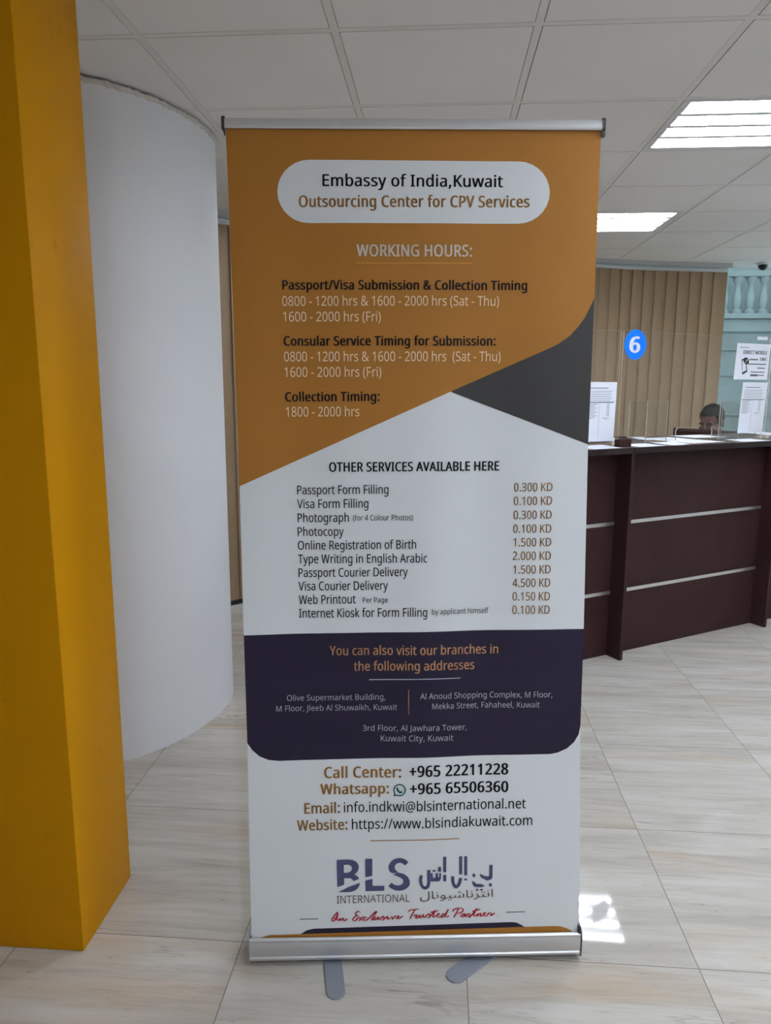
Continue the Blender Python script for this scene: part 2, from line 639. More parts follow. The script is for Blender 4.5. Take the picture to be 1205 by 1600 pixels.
t = thing('round_pillar', 'broad white rounded pillar between the yellow pillar and the banner', 'pillar', (-1.55, 3.12, 0))
RP = [(-1.222, 2.606), (-1.127, 2.695), (-1.040, 2.835), (-0.985, 3.000), (-0.966, 3.150), (-0.985, 3.310), (-1.08, 3.480), (-1.25, 3.60),
      (-1.50, 3.66), (-1.75, 3.62), (-1.95, 3.45), (-2.05, 3.15), (-2.0, 2.85), (-1.85, 2.62), (-1.62, 2.51), (-1.40, 2.525)]
outline = catmull([(x, y, 0) for x, y in RP], 6, closed=True)
bm = bmesh.new()
prism(bm, outline, Vector((0, 0, CEIL - 0.009)))
obj('pillar_shaft', bm, M['white_paint'], t, smooth=40)
cen = sum(outline, Vector()) / len(outline)
bm = bmesh.new()      # rough filler where the pillar meets the ceiling: a ragged bead
rings = []
n = len(outline) * 3
for i in range(n):
    a = outline[(i // 3) % len(outline)].lerp(outline[(i // 3 + 1) % len(outline)], (i % 3) / 3)
    dirv = (a - cen).normalized()
    j1, j2 = random.uniform(-0.003, 0.003), random.uniform(-0.006, 0.003)
    rings.append([bm.verts.new(a - dirv * 0.001 + Vector((0, 0, CEIL - 0.025 + j2))),
                  bm.verts.new(a + dirv * (0.005 + j1) + Vector((0, 0, CEIL - 0.019 + j2))),
                  bm.verts.new(a + dirv * (0.006 + j1) + Vector((0, 0, CEIL - 0.010 + j1 * 0.8))),
                  bm.verts.new(a - dirv * 0.02 + Vector((0, 0, CEIL - 0.009)))])
for i in range(n):
    a, b = rings[i], rings[(i + 1) % n]
    for k in range(3):
        bm.faces.new((a[k], b[k], b[k + 1], a[k + 1]))
obj('filler_bead', bm, M['plaster'], t, smooth=60)

# ------------------------------------------------------------------ ceiling lights
LIGHT_LABELS = {
    (3, 1): 'square four-tube ceiling light nearest, at the upper right',
    (3, 4): 'square four-tube ceiling light farther back, half hidden by the banner',
}
first = None
for (i, j) in LIGHT_CELLS:
    x0, y0 = CX0 + i * TILE, CY0 + j * TILE
    lab = LIGHT_LABELS.get((i, j))
    if first is None:
        t = thing('ceiling_light', lab, 'ceiling light', (x0 + 0.3, y0 + 0.3, CEIL), 'recessed fluorescent ceiling lights')
        a, b = 0.0135, TILE - 0.0135
        bm = bmesh.new()
        box(bm, WORLD, x0 + a, x0 + b, y0 + a, y0 + a + 0.022, CEIL, CEIL + 0.07, bevel=0.001)
        box(bm, WORLD, x0 + a, x0 + b, y0 + b - 0.022, y0 + b, CEIL, CEIL + 0.07, bevel=0.001)
        box(bm, WORLD, x0 + a, x0 + a + 0.030, y0 + a + 0.022, y0 + b - 0.022, CEIL, CEIL + 0.07, bevel=0.001)
        box(bm, WORLD, x0 + b - 0.030, x0 + b, y0 + a + 0.022, y0 + b - 0.022, CEIL, CEIL + 0.07, bevel=0.001)
        bay = (b - a - 0.044) / 4
        for k in range(1, 4):
            yc = y0 + a + 0.022 + bay * k
            box(bm, WORLD, x0 + a + 0.03, x0 + b - 0.03, yc - 0.014, yc + 0.014, CEIL, CEIL + 0.005)
        obj('light_frame', bm, M['frame_white'], t)
        bm = bmesh.new()
        for k in range(4):     # curved reflector trough of each bay
            ya = y0 + a + 0.022 + bay * k
            prof = [(ya + 0.004 + (bay - 0.008) * q / 8, CEIL + 0.012 + 0.05 * sin(pi * q / 8)) for q in range(9)]
            la = [bm.verts.new((x0 + a + 0.03, y, z)) for y, z in prof]
            lb = [bm.verts.new((x0 + b - 0.03, y, z)) for y, z in prof]
            for q in range(8):
                bm.faces.new((la[q], la[q + 1], lb[q + 1], lb[q]))
        obj('reflector', bm, M['reflector'], t, smooth=180)
        for k in range(4):
            yc = y0 + a + 0.022 + bay * (k + 0.5)
            bm = bmesh.new()
            tube(bm, [(x0 + a + 0.04, yc, CEIL + 0.026), (x0 + b - 0.04, yc, CEIL + 0.026)], 0.013, 10)
            obj('fluorescent_tube', bm, M['tube'], t, smooth=60)
        first = t
        t_loc0 = t.location.copy()
    else:
        t = copy_thing(first)
        t.location = (x0 + 0.3, y0 + 0.3, CEIL)
        if lab:
            t['label'] = lab
        else:
            t['label'] = ('square four-tube ceiling light added out of sight behind the banner' if (i, j) == (0, 4)
                      else 'square four-tube ceiling light added outside the view, beside or behind the camera')

# ceiling camera at the far right
t = thing('security_camera', 'small black dome camera on the ceiling above the window', 'security camera', (2.745, 6.70, CEIL))
bm = bmesh.new()
lathe(bm, [(0.05, 0.0), (0.052, -0.012), (0.044, -0.018)], (2.745, 6.70, CEIL), 24)
obj('camera_base', bm, M['frame_white'], t, smooth=40)
bm = bmesh.new()
lathe(bm, [(0.040, -0.018)] + [(0.040 * cos(a), -0.018 - 0.045 * sin(a)) for a in [k * pi / 16 for k in range(1, 8)]] + [(0.004, -0.0628)], (2.745, 6.70, CEIL), 24)
obj('camera_dome', bm, M['black'], t, smooth=60)

# ------------------------------------------------------------------ vertical blinds
bl = thing('vertical_blind', 'tan fabric vertical blinds drawn across the glazed back wall', 'blinds', (*arc_at(D_END / 2)[0].xy, 0))
bm = bmesh.new()
arc_strip(bm, 0.06, D_END - 0.015, -0.105, -0.075, 2.452, 2.474)
obj('headrail', bm, M['headrail'], bl)
bm = bmesh.new()
STEP = 0.1085
k = 0
d = D_END - 0.066
while d > 0.2:
    p, tg = arc_at(d)
    nn = Vector((-tg.y, tg.x, 0))
    a = radians(2.2 + 0.8 * sin(k * 2.3) + random.uniform(-0.4, 0.4))      # each vane turned a little
    w = Vector((tg.x * cos(a) + nn.x * sin(a), tg.y * cos(a) + nn.y * sin(a), 0))
    wn = Vector((-w.y, w.x, 0))
    c = p - nn * 0.09
    prof = []
    for q in range(5):
        s = (q / 4 - 0.5)
        prof.append(c + w * (s * 0.127) + wn * (0.004 * (0.25 - s * s) * 4))
    lo = [bm.verts.new(v + Vector((0, 0, 0.040))) for v in prof]
    hi = [bm.verts.new(v + Vector((0, 0, 2.455))) for v in prof]
    lo2 = [bm.verts.new(v + wn * 0.0012 + Vector((0, 0, 0.040))) for v in prof]
    hi2 = [bm.verts.new(v + wn * 0.0012 + Vector((0, 0, 2.455))) for v in prof]
    for q in range(4):
        bm.faces.new((lo[q], lo[q + 1], hi[q + 1], hi[q]))
        bm.faces.new((lo2[q + 1], lo2[q], hi2[q], hi2[q + 1]))
    d -= STEP
    k += 1
obj('vanes', bm, M['blind'], bl, smooth=50)

# ------------------------------------------------------------------ building across the street
g = bmesh.new()
box(g, WORLD, -12, 5.4, 7.6, 26, -0.35, -0.12)
box(g, WORLD, 5.4, 22, -12, 26, -0.35, -0.12)
pv = struct(obj('pavement', g, M['pavement']))
bd = thing('stone_building', 'pale stone building with balustrade seen through the window', 'building', (6, 11.6, -0.12))
bm = bmesh.new()
box(bm, WORLD, -6, 18, 11.9, 12.3, -0.12, 7.0)
obj('facade', bm, M['stone'], bd)
bm = bmesh.new()
box(bm, WORLD, -6, 18, 11.0, 11.9, 2.24, 2.42, bevel=0.01)
box(bm, WORLD, -6, 18, 10.94, 11.9, 2.42, 2.49, bevel=0.01)
obj('balcony_slab', bm, M['stone'], bd)
bm = bmesh.new()
box(bm, WORLD, -6, 18, 11.0, 11.16, 3.0, 3.14, bevel=0.01)
obj('handrail', bm, M['stone'], bd)
proto = None
for k in range(34):
    x = 3.95 + k * 0.18 - 0.09
    if proto is None:
        bm = bmesh.new()
        lathe(bm, [(0.070, 0), (0.070, 0.05), (0.040, 0.07), (0.052, 0.13), (0.060, 0.19), (0.050, 0.27), (0.034, 0.36), (0.036, 0.41), (0.058, 0.45), (0.070, 0.47), (0.070, 0.51)], (x, 11.08, 2.49), 14)
        proto = obj('baluster', bm, M['stone'], bd, smooth=50)
    else:
        c = proto.copy()
        COL.objects.link(c)
        c.location = proto.location + Vector((k * 0.18, 0, 0))
bm = bmesh.new()
box(bm, WORLD, -6, 18, 11.05, 11.9, -0.12, 2.24)
obj('lower_wall', bm, M['stone'], bd)
for z in (0.55, 1.05, 1.62, 1.98):
    bm = bmesh.new()
    box(bm, WORLD, -6, 18, 11.02, 11.05, z, z + 0.05, bevel=0.005)
    obj('string_course', bm, M['stone'], bd)

# ------------------------------------------------------------------ reception counters
CF = Frame((1.007, 3.854, 0), math.atan2(0.526, 0.8505))
UNIT = 1.2205
TOPZ = 1.166


def counter(name, label, s0):
    base = CF(s0 + UNIT / 2, 0.25, 0)
    t = thing(name, label, 'reception counter', base, 'reception counters')
    bm = bmesh.new()
    box(bm, CF, s0 + 0.0235, s0 + UNIT, 0.100, 0.118, 0.0, TOPZ - 0.032)
    obj('front_panel', bm, M['laminate'], t)
    bm = bmesh.new()
    box(bm, CF, s0, s0 + 0.023, 0.0, 0.44, 0.0, TOPZ - 0.032, bevel=0.0012)
    obj('end_panel', bm, M['laminate'], t)
    bm = bmesh.new()
    box(bm, CF, s0 + 0.002, s0 + UNIT - 0.002, -0.012, 0.56, TOPZ - 0.032, TOPZ, bevel=0.0015)
    for f in bm.faces:
        f.material_index = 1 if f.normal.z > 0.9 else 0
    obj('counter_top', bm, [M['laminate_edge'], M['laminate_top']], t)
    for z in (0.362, 0.747):
        bm = bmesh.new()
        box(bm, CF, s0 + 0.0235, s0 + UNIT, 0.0965, 0.1005, z - 0.0095, z + 0.0095)
        obj('metal_strip', bm, M['strip'], t)
    return t


c_mid = counter('reception_counter', 'dark brown counter unit with two full metal strips, right of the banner', 0.0)
c_left = copy_thing(c_mid, 'dark brown counter unit mostly hidden behind the banner')
c_left.location = CF(-UNIT / 2, 0.25, 0)
c_right = copy_thing(c_mid, 'dark brown counter unit cut off by the right edge of the photo')
c_right.location = CF(UNIT * 1.5, 0.25, 0)

bm = bmesh.new()
box(bm, CF, -0.055, 0.026, 0.036, 0.075, TOPZ, TOPZ + 0.040, bevel=0.001)
o = obj('wooden_block', bm, M['laminate'])
tag(o, 'small dark brown wooden block standing where two counters meet', 'block')

# low brown partition behind the counter
pa, pb = Vector((1.80, 5.70, 0)), Vector((2.235, 5.135, 0))
dd = (pb - pa).normalized()
PF = Frame(pa, math.atan2(dd.y, dd.x))
t = thing('desk_partition', 'low dark brown partition behind the counter, in front of the seated man', 'partition', PF(0.6, 0.02, 0))
bm = bmesh.new()
box(bm, PF, -0.02, 0.58, 0.0, 0.022, 0.0, TOPZ - 0.001, bevel=0.001)
obj('partition_panel', bm, M['laminate'], t)
bm = bmesh.new()
box(bm, PF, -0.02, 0.02, -0.12, 0.0, 0.0, 0.03)
box(bm, PF, -0.02, 0.02, 0.022, 0.16, 0.0, 0.03)
obj('partition_foot', bm, M['laminate_edge'], t)


# ------------------------------------------------------------------ acrylic screens
def slab_with_slot(name, label, s0, s1, slot=None, off=0.15, th=0.005, z0=TOPZ + 0.012, z1=1.765):
    """Upright clear sheet; a rounded pass-through is cut from its lower edge."""
    pts = [(s0, z0)]
    if slot:
        a, b, h, r = slot
        pts.append((a, z0))
        for k in range(7):
            t = pi - k * pi / 12
            pts.append((a + r + r * cos(t), h - r + r * sin(t)))
        for k in range(7):
            t = pi / 2 - k * pi / 12
            pts.append((b - r + r * cos(t), h - r + r * sin(t)))
        pts.append((b, z0))
    pts += [(s1, z0), (s1, z1), (s0, z1)]
    bm = bmesh.new()
    front = [CF(s, off, z) for s, z in pts]
    fs = prism(bm, front, CF.n * th)
    for f in fs[:-2]:
        f.material_index = 1
    bmesh.ops.triangulate(bm, faces=fs[-2:])
    t = thing(name, label, 'screen', CF((s0 + s1) / 2, off, TOPZ), 'clear acrylic counter screens')
    obj('screen_panel', bm, [M['acrylic'], M['acrylic_edge']], t)
    for s in (s0 + 0.02, s1 - 0.02):
        bm = bmesh.new()
        box(bm, CF, s - 0.012, s + 0.012, off - 0.008, off + th + 0.008, TOPZ, z0 + 0.006)
        obj('screen_foot', bm, M['acrylic_edge'], t)
    return t


slab_with_slot('acrylic_screen', 'tall clear acrylic screen bearing the blue number disc', 0.045, 1.243, (0.487, 0.787, 1.248, 0.022))
slab_with_slot('acrylic_screen', 'clear acrylic screen with a notice, left of the number disc, partly behind the banner', -1.18, 0.026, (-0.74, -0.44, 1.248, 0.022))
slab_with_slot('acrylic_screen', 'clear acrylic screen at the extreme right edge', 1.264, 2.46, (1.70, 2.0, 1.248, 0.022))


def guard(name, label, s0, s1, o0, z1, mid):
    """Low clear stand: a front sheet with a return sheet behind it."""
    t = thing(name, label, 'acrylic stand', CF((s0 + s1) / 2, o0, TOPZ), 'low acrylic stands')
    bm = bmesh.new()
    for f in box(bm, CF, s0, s1, o0, o0 + 0.005, TOPZ, z1):
        pass
    bm.faces.ensure_lookup_table()
    for i, f in enumerate(bm.faces):
        f.material_index = 0 if i in (2, 4) else 1
    obj('front_sheet', bm, [M['acrylic'], M['acrylic_edge']], t)
    bm = bmesh.new()
    box(bm, CF, mid - 0.0025, mid + 0.0025, o0 + 0.005, o0 + 0.13, TOPZ, z1)
    bm.faces.ensure_lookup_table()
    for i, f in enumerate(bm.faces):
        f.material_index = 0 if i in (3, 5) else 1
    obj('return_sheet', bm, [M['acrylic'], M['acrylic_edge']], t)
    return t


guard('acrylic_stand', 'low clear acrylic stand on the counter, below the number disc', 0.128, 0.425, 0.162, 1.398, 0.267)
guard('acrylic_stand', 'low clear acrylic stand behind the long price list at the right', 0.862, 1.20, 0.162, 1.395, 1.045)

# ------------------------------------------------------------------ glyphs and print data
GLYPHS = {
 ' ': (364, []),
 '&': (1025, [[426,1015,474,1013,517,1004,555,989,589,970,616,945,639,916,655,882,665,843,668,800,662,744,643,694,611,650,570,610,522,573,468,538,738,277,761,308,781,341,798,377,836,500,961,500,945,442,926,386,905,333,880,284,851,239,818,199,1022,0,856,0,734,118,704,93,673,70,640,49,605,31,568,15,529,3,486,-7,440,-12,389,-14,328,-11,272,0,222,18,178,42,142,73,113,111,91,155,79,205,74,261,77,306,86,347,100,384,120,417,145,448,175,476,210,503,248,529,290,555,232,625,215,650,200,676,186,704,176,733,170,764,168,797,171,840,182,880,199,915,222,945,252,970,288,989,329,1004,375,1013],[364,478,278,418,256,397,238,375,223,352,212,326,205,297,203,265,209,217,226,176,255,141,293,116,340,100,394,95,451,99,502,108,548,125,588,146,624,169,655,195],[422,915,385,911,353,901,326,884,305,861,293,832,289,798,291,766,300,735,315,705,336,676,361,644,392,611,442,642,481,672,511,701,530,731,542,764,546,800,542,831,531,859,513,882,488,900,457,911]]),
 '(': (420, [[56,384,58,460,66,534,78,608,95,680,118,749,146,817,179,881,218,942,262,1000,378,1000,318,909,269,813,230,710,203,604,186,495,181,385,183,313,191,242,203,171,220,101,242,32,269,-34,300,-99,336,-161,377,-221,262,-221,218,-165,179,-105,146,-41,118,25,95,93,78,164,66,236,58,310]]),
 ')': (420, [[364,384,362,310,354,236,342,164,325,93,303,25,275,-41,242,-105,203,-165,158,-221,43,-221,84,-161,120,-99,151,-34,178,32,200,101,217,171,230,242,237,313,239,385,237,459,230,531,217,604,200,675,178,744,151,812,120,878,83,941,42,1000,158,1000,203,942,242,881,275,817,303,749,325,680,342,608,354,534,362,460]]),
 '+': (801, [[450,543,728,543,728,444,450,444,450,155,349,155,349,444,70,444,70,543,349,543,349,833,450,833]]),
 ',': (375, [[269,147,237,41,194,-74,148,-181,57,-181,85,-67,109,54,127,162,259,162]]),
 '-': (451, [[56,321,56,430,395,430,395,321]]),
 '.': (375, [[101,76,104,107,112,131,126,148,144,160,164,167,186,169,209,167,230,160,249,148,263,131,272,107,275,76,272,45,263,21,249,3,230,-10,209,-17,186,-20,164,-17,144,-10,126,3,112,21,104,45]]),
 '/': (521, [[507,1000,134,0,14,0,387,1000]]),
 '0': (801, [[732,501,730,423,724,351,714,284,700,224,680,170,656,123,627,82,592,48,553,21,507,2,456,-10,399,-14,329,-7,267,13,214,48,169,95,132,154,104,225,85,307,73,399,69,501,72,604,83,697,102,779,128,849,163,908,207,954,261,988,325,1009,399,1015,470,1009,532,988,585,954,631,908,668,849,696,779,716,697,728,604],[192,501,194,415,201,339,212,273,229,217,250,172,278,137,312,111,352,96,399,91,446,96,487,111,520,136,548,171,570,216,587,272,599,339,606,415,608,501,606,588,599,664,587,729,570,784,548,830,520,865,487,890,446,905,399,910,352,905,312,890,278,865,250,830,229,784,212,729,201,664,194,588]]),
 '1': (801, [[497,0,377,0,377,699,377,768,380,820,382,871,342,833,296,794,189,707,125,790,395,1000,497,1000]]),
 '2': (801, [[728,0,67,0,67,102,329,367,457,501,488,540,514,579,535,617,550,656,559,697,562,741,556,792,540,833,513,866,477,890,434,904,385,909,339,906,296,898,257,884,220,865,182,841,144,814,78,896,165,957,197,973,231,987,267,999,305,1007,344,1012,385,1014,445,1010,498,1000,546,982,588,957,622,927,651,890,671,848,684,800,688,748,684,697,673,648,655,601,631,555,601,510,566,466,431,324,223,118,223,112,728,112]]),
 '3': (801, [[690,766,688,723,679,685,665,650,646,619,622,593,593,570,560,552,523,537,483,527,483,521,557,506,616,481,662,445,695,400,715,346,721,284,717,229,703,177,681,130,649,88,607,52,555,24,493,3,421,-10,338,-14,286,-13,238,-9,192,-2,148,8,105,22,63,41,63,155,106,136,151,120,199,107,247,97,293,92,339,90,420,95,485,113,533,142,566,182,586,230,592,287,589,326,578,360,560,389,534,412,502,431,464,445,419,455,368,462,312,464,216,464,216,569,314,569,366,571,412,579,452,592,486,610,514,633,536,659,552,689,561,722,564,758,559,803,543,840,515,870,479,893,434,906,382,910,348,909,316,906,286,900,205,870,130,826,69,910,107,937,151,961,201,983,256,1000,316,1011,381,1014,477,1006,554,983,614,944,657,893,682,834]]),
 '4': (801, [[773,227,627,227,627,0,508,0,508,227,29,227,29,332,500,1006,627,1006,627,338,773,338],[508,653,509,719,511,776,513,827,515,874,510,874,482,817,450,765,150,338,508,338]]),
 '5': (801, [[385,613,450,610,510,598,563,578,610,552,649,518,680,478,703,432,717,379,721,319,716,253,701,194,676,141,642,95,600,56,548,26,489,4,422,-10,347,-14,297,-12,249,-8,202,0,160,11,121,24,88,41,88,157,124,138,165,122,211,109,258,99,304,93,349,91,396,94,439,101,478,114,512,132,541,156,564,186,582,221,592,261,595,307,589,367,568,417,535,457,487,486,424,504,345,510,255,503,174,489,112,528,150,1000,651,1000,651,888,255,888,231,598,296,608]]),
 '6': (801, [[77,427,78,485,82,542,89,598,99,653,113,706,130,757,152,805,179,849,211,890,249,926,293,956,342,981,399,999,463,1010,535,1014,600,1011,658,1001,658,896,602,909,538,913,477,910,423,899,377,881,337,857,303,827,275,793,253,754,235,711,221,664,211,614,204,562,200,508,209,508,224,530,242,550,262,569,285,585,311,599,340,611,372,619,407,624,445,626,501,622,552,610,597,590,638,563,671,528,699,487,719,438,731,383,735,322,731,256,718,196,696,143,666,96,630,58,586,27,536,4,480,-9,417,-14,371,-11,326,-2,284,13,245,33,209,61,176,94,147,133,123,179,103,232,89,291,80,356],[416,90,471,96,519,115,559,146,589,191,607,250,613,322,608,381,592,432,565,473,528,505,479,523,420,529,378,526,340,517,305,502,275,482,250,459,229,433,214,404,205,376,202,346,203,315,208,285,215,255,225,226,239,198,256,172,275,149,298,129,323,112,351,100,382,92]]),
 '8': (801, [[399,1014,456,1011,507,1002,555,987,596,966,631,939,660,906,682,868,695,824,699,775,696,736,687,701,673,669,654,641,631,614,604,590,574,568,542,548,508,529,548,509,586,487,620,463,652,437,679,408,701,377,718,342,728,303,731,259,727,206,713,157,690,114,660,77,622,45,576,20,524,1,467,-10,403,-14,335,-10,274,0,221,18,175,43,137,73,107,110,86,153,73,201,69,255,72,299,81,338,97,374,119,406,144,435,174,461,206,484,240,504,276,522,244,542,215,563,187,586,162,611,141,638,124,668,111,701,103,737,101,776,105,825,118,868,140,905,169,938,205,965,246,986,293,1002,344,1011],[189,254,195,208,212,167,241,132,282,106,335,89,401,84,463,89,515,106,557,132,587,168,605,210,611,258,608,289,599,318,585,344,565,368,541,390,512,410,479,429,442,447,401,464,378,472,339,454,305,435,275,415,249,393,228,370,211,345,199,317,191,287],[398,915,349,910,307,898,271,877,243,849,227,813,221,770,224,738,232,709,246,683,264,661,286,641,312,624,405,577,492,623,516,641,537,662,554,684,567,710,574,738,577,770,572,813,555,849,528,877,492,898,448,910]]),
 '9': (801, [[728,573,727,516,723,459,716,403,707,347,693,294,675,243,653,195,626,151,594,110,556,74,512,44,462,19,405,1,341,-10,269,-14,204,-11,143,0,143,105,202,92,266,87,328,90,382,101,428,119,467,143,501,172,529,207,552,245,570,288,584,335,594,385,600,437,604,490,595,490,580,469,562,450,542,431,519,415,493,401,464,389,432,381,396,376,357,374,302,378,252,390,207,410,166,437,133,471,106,513,86,561,74,615,70,676,74,743,88,803,110,857,140,904,177,942,221,973,272,996,328,1009,389,1014,436,1011,480,1002,522,987,562,965,598,938,630,905,659,865,683,819,702,768,717,709,725,644],[389,910,335,904,288,885,247,853,216,808,198,750,192,678,197,618,213,567,239,526,276,495,324,477,384,471,427,474,465,483,500,498,530,518,556,541,576,567,592,596,601,624,604,654,602,684,598,714,590,744,580,774,567,802,550,828,531,851,509,871,483,888,455,900,423,908]]),
 ':': (375, [[101,76,104,107,112,131,126,148,144,160,164,167,186,169,209,167,230,160,249,148,263,131,272,107,275,76,272,45,263,21,249,3,230,-10,209,-17,186,-20,164,-17,144,-10,126,3,112,21,104,45],[101,675,104,707,112,732,126,749,144,761,164,768,186,770,209,768,230,761,249,749,263,732,272,707,275,675,272,645,263,620,249,602,230,590,209,582,186,580,164,582,144,590,126,602,112,620,104,645]]),
 '@': (1259, [[1178,500,1176,457,1171,415,1163,374,1152,334,1136,297,1118,263,1096,232,1070,205,1042,183,1010,166,975,156,936,153,896,157,862,169,834,190,812,216,797,244,789,275,782,275,762,242,737,213,707,188,672,168,631,157,584,153,518,161,464,184,419,224,387,277,368,340,361,413,365,472,378,527,398,576,425,620,460,657,501,688,548,710,600,724,658,728,699,727,739,724,779,718,873,695,859,410,857,375,857,360,860,317,869,285,883,263,901,250,922,242,944,239,971,243,996,255,1018,275,1036,302,1051,333,1064,370,1073,411,1078,455,1080,501,1074,584,1056,657,1027,722,988,777,940,823,883,860,819,886,750,902,675,908,599,903,528,891,464,870,405,841,354,806,309,763,271,715,239,661,214,602,196,537,186,469,182,396,188,309,204,232,231,163,269,104,317,56,375,18,442,-10,520,-27,606,-32,663,-30,717,-24,770,-13,908,28,908,-67,866,-83,821,-97,772,-109,721,-117,665,-123,606,-125,502,-118,407,-97,324,-63,251,-16,191,43,144,114,109,196,88,289,81,392,86,477,99,557,122,634,153,705,192,769,239,827,295,878,357,920,426,954,503,980,586,995,675,1000,746,996,813,985,876,966,935,939,988,906,1036,866,1078,820,1113,767,1141,709,1161,644,1174,575],[471,410,475,356,486,313,506,280,533,258,565,244,602,239,650,246,687,266,715,298,735,341,748,392,755,451,763,626,717,636,660,640,617,636,580,625,549,606,524,582,504,553,489,520,479,485,473,448]]),
 'A': (895, [[763,0,643,310,246,310,127,0,0,0,391,1004,504,1004,894,0],[493,724,479,765,460,826,445,874,431,817,415,765,402,724,289,422,605,422]]),
 'B': (910, [[422,1000,536,994,631,975,705,945,758,899,790,835,801,752,799,714,791,680,779,648,763,619,741,594,715,572,684,554,650,540,611,531,611,524,651,515,689,503,725,487,756,467,783,442,805,412,822,376,831,333,835,284,830,227,816,175,793,130,761,90,721,58,673,33,618,15,556,4,487,0,136,0,136,1000],[447,574,524,579,582,593,623,616,650,648,666,688,671,738,664,788,645,827,613,856,566,876,504,888,427,892,262,892,262,574],[262,469,262,106,464,106,543,112,605,129,648,158,677,196,695,242,700,294,698,328,690,359,677,387,658,411,633,431,600,447,560,460,511,467,454,469]]),
 'C': (885, [[564,903,513,900,465,891,420,876,379,855,343,828,311,796,283,759,261,716,242,669,229,617,221,560,218,500,223,421,236,350,257,286,287,230,325,183,372,146,427,118,491,102,563,97,606,98,648,102,688,108,803,136,803,27,765,14,726,4,687,-4,645,-10,597,-13,545,-14,449,-7,364,14,290,49,227,97,176,157,137,228,108,310,91,401,85,501,89,575,99,644,117,709,141,768,172,823,209,871,253,913,303,949,360,977,423,998,491,1010,566,1014,617,1012,666,1007,714,999,760,987,803,972,842,955,791,849,688,887,649,896,608,901]]),
 'D': (1022, [[937,510,930,404,909,310,875,228,827,159,768,102,696,57,613,26,519,6,415,0,136,0,136,1000,444,1000,540,994,628,975,706,944,774,901,831,846,877,779,910,701,930,611],[804,506,799,589,784,662,760,724,726,776,683,818,631,851,570,874,502,888,426,892,262,892,262,108,398,108,522,119,623,152,702,208,759,286,793,385]]),
 'E': (779, [[695,0,136,0,136,1000,695,1000,695,889,262,889,262,577,669,577,669,468,262,468,262,111,695,111]]),
 'F': (727, [[262,0,136,0,136,1000,695,1000,695,889,262,889,262,535,668,535,668,424,262,424]]),
 'G': (1020, [[570,528,916,528,916,38,862,22,807,9,752,-1,695,-8,632,-13,564,-14,466,-7,379,14,303,48,237,96,183,155,141,226,110,308,92,399,85,500,92,600,113,690,147,772,194,843,253,902,324,950,407,986,500,1007,604,1014,659,1012,712,1007,763,999,811,987,858,972,902,955,854,846,817,861,777,875,735,887,690,896,644,901,597,903,521,898,453,882,392,854,340,817,296,771,262,715,237,651,222,579,217,500,221,424,234,353,256,289,286,233,327,185,377,146,438,118,510,101,594,95,706,102,790,119,790,416,570,416]]),
 'H': (1038, [[901,0,775,0,775,466,262,466,262,0,136,0,136,1000,262,1000,262,577,775,577,775,1000,901,1000]]),
 'I': (475, [[417,0,56,0,56,73,174,99,174,899,56,927,56,1000,417,1000,417,927,300,899,300,99,417,73]]),
 'J': (382, [[-6,-266,-64,-261,-109,-248,-109,-141,-62,-151,-8,-155,15,-154,37,-149,58,-141,78,-130,95,-113,109,-92,120,-66,127,-33,129,6,129,1000,255,1000,255,15,251,-45,241,-98,223,-144,198,-182,168,-212,132,-236,90,-253,45,-263]]),
 'K': (867, [[867,0,718,0,364,478,262,388,262,0,136,0,136,1000,262,1000,262,507,347,602,434,697,704,1000,852,1000,455,564]]),
 'L': (734, [[136,0,136,1000,262,1000,262,112,699,112,699,0]]),
 'M': (1270, [[577,0,248,877,242,877,247,805,251,711,252,606,252,0,136,0,136,1000,322,1000,630,181,636,181,950,1000,1134,1000,1134,0,1010,0,1010,615,1011,712,1015,803,1020,875,1014,875,681,0]]),
 'N': (1064, [[929,0,782,0,246,831,241,831,246,754,250,660,252,559,252,0,136,0,136,1000,282,1000,815,172,821,172,817,239,813,338,811,436,811,1000,929,1000]]),
 'O': (1094, [[1008,501,1005,426,995,356,979,291,956,230,927,176,891,127,850,85,802,50,747,22,687,2,620,-10,548,-14,473,-10,404,2,343,23,289,51,240,86,199,128,164,176,135,231,113,291,98,357,89,428,85,503,91,601,108,691,136,772,175,843,226,902,289,951,364,987,450,1008,549,1015,644,1008,728,987,801,952,864,903,915,844,956,772,985,691,1003,601],[218,501,222,421,234,349,254,284,281,228,317,182,362,144,415,117,477,101,548,95,619,101,681,117,733,144,777,182,813,228,840,284,860,349,871,421,875,501,867,618,840,717,797,798,735,857,652,893,549,905,478,899,415,883,362,856,317,820,281,773,254,718,234,654,222,581]]),
 'P': (847, [[401,1000,519,991,615,966,686,923,736,865,766,792,776,706,774,665,767,626,756,588,739,551,717,517,689,486,655,458,614,435,566,415,511,401,448,392,377,389,262,389,262,0,136,0,136,1000],[389,892,262,892,262,497,363,497,423,499,475,506,521,518,559,534,591,555,615,583,632,616,642,655,646,700,639,759,618,807,584,845,535,871,470,887]]),
 'R': (871, [[412,1000,490,996,558,986,617,968,666,944,706,912,737,874,758,828,772,776,776,716,773,665,763,621,746,583,725,550,700,521,672,498,641,478,609,462,576,448,850,0,703,0,461,413,262,413,262,0,136,0,136,1000],[405,891,262,891,262,520,412,520,486,525,545,541,590,568,621,605,639,653,646,710,643,751,634,786,620,815,599,839,573,858,541,873,502,883,457,889]]),
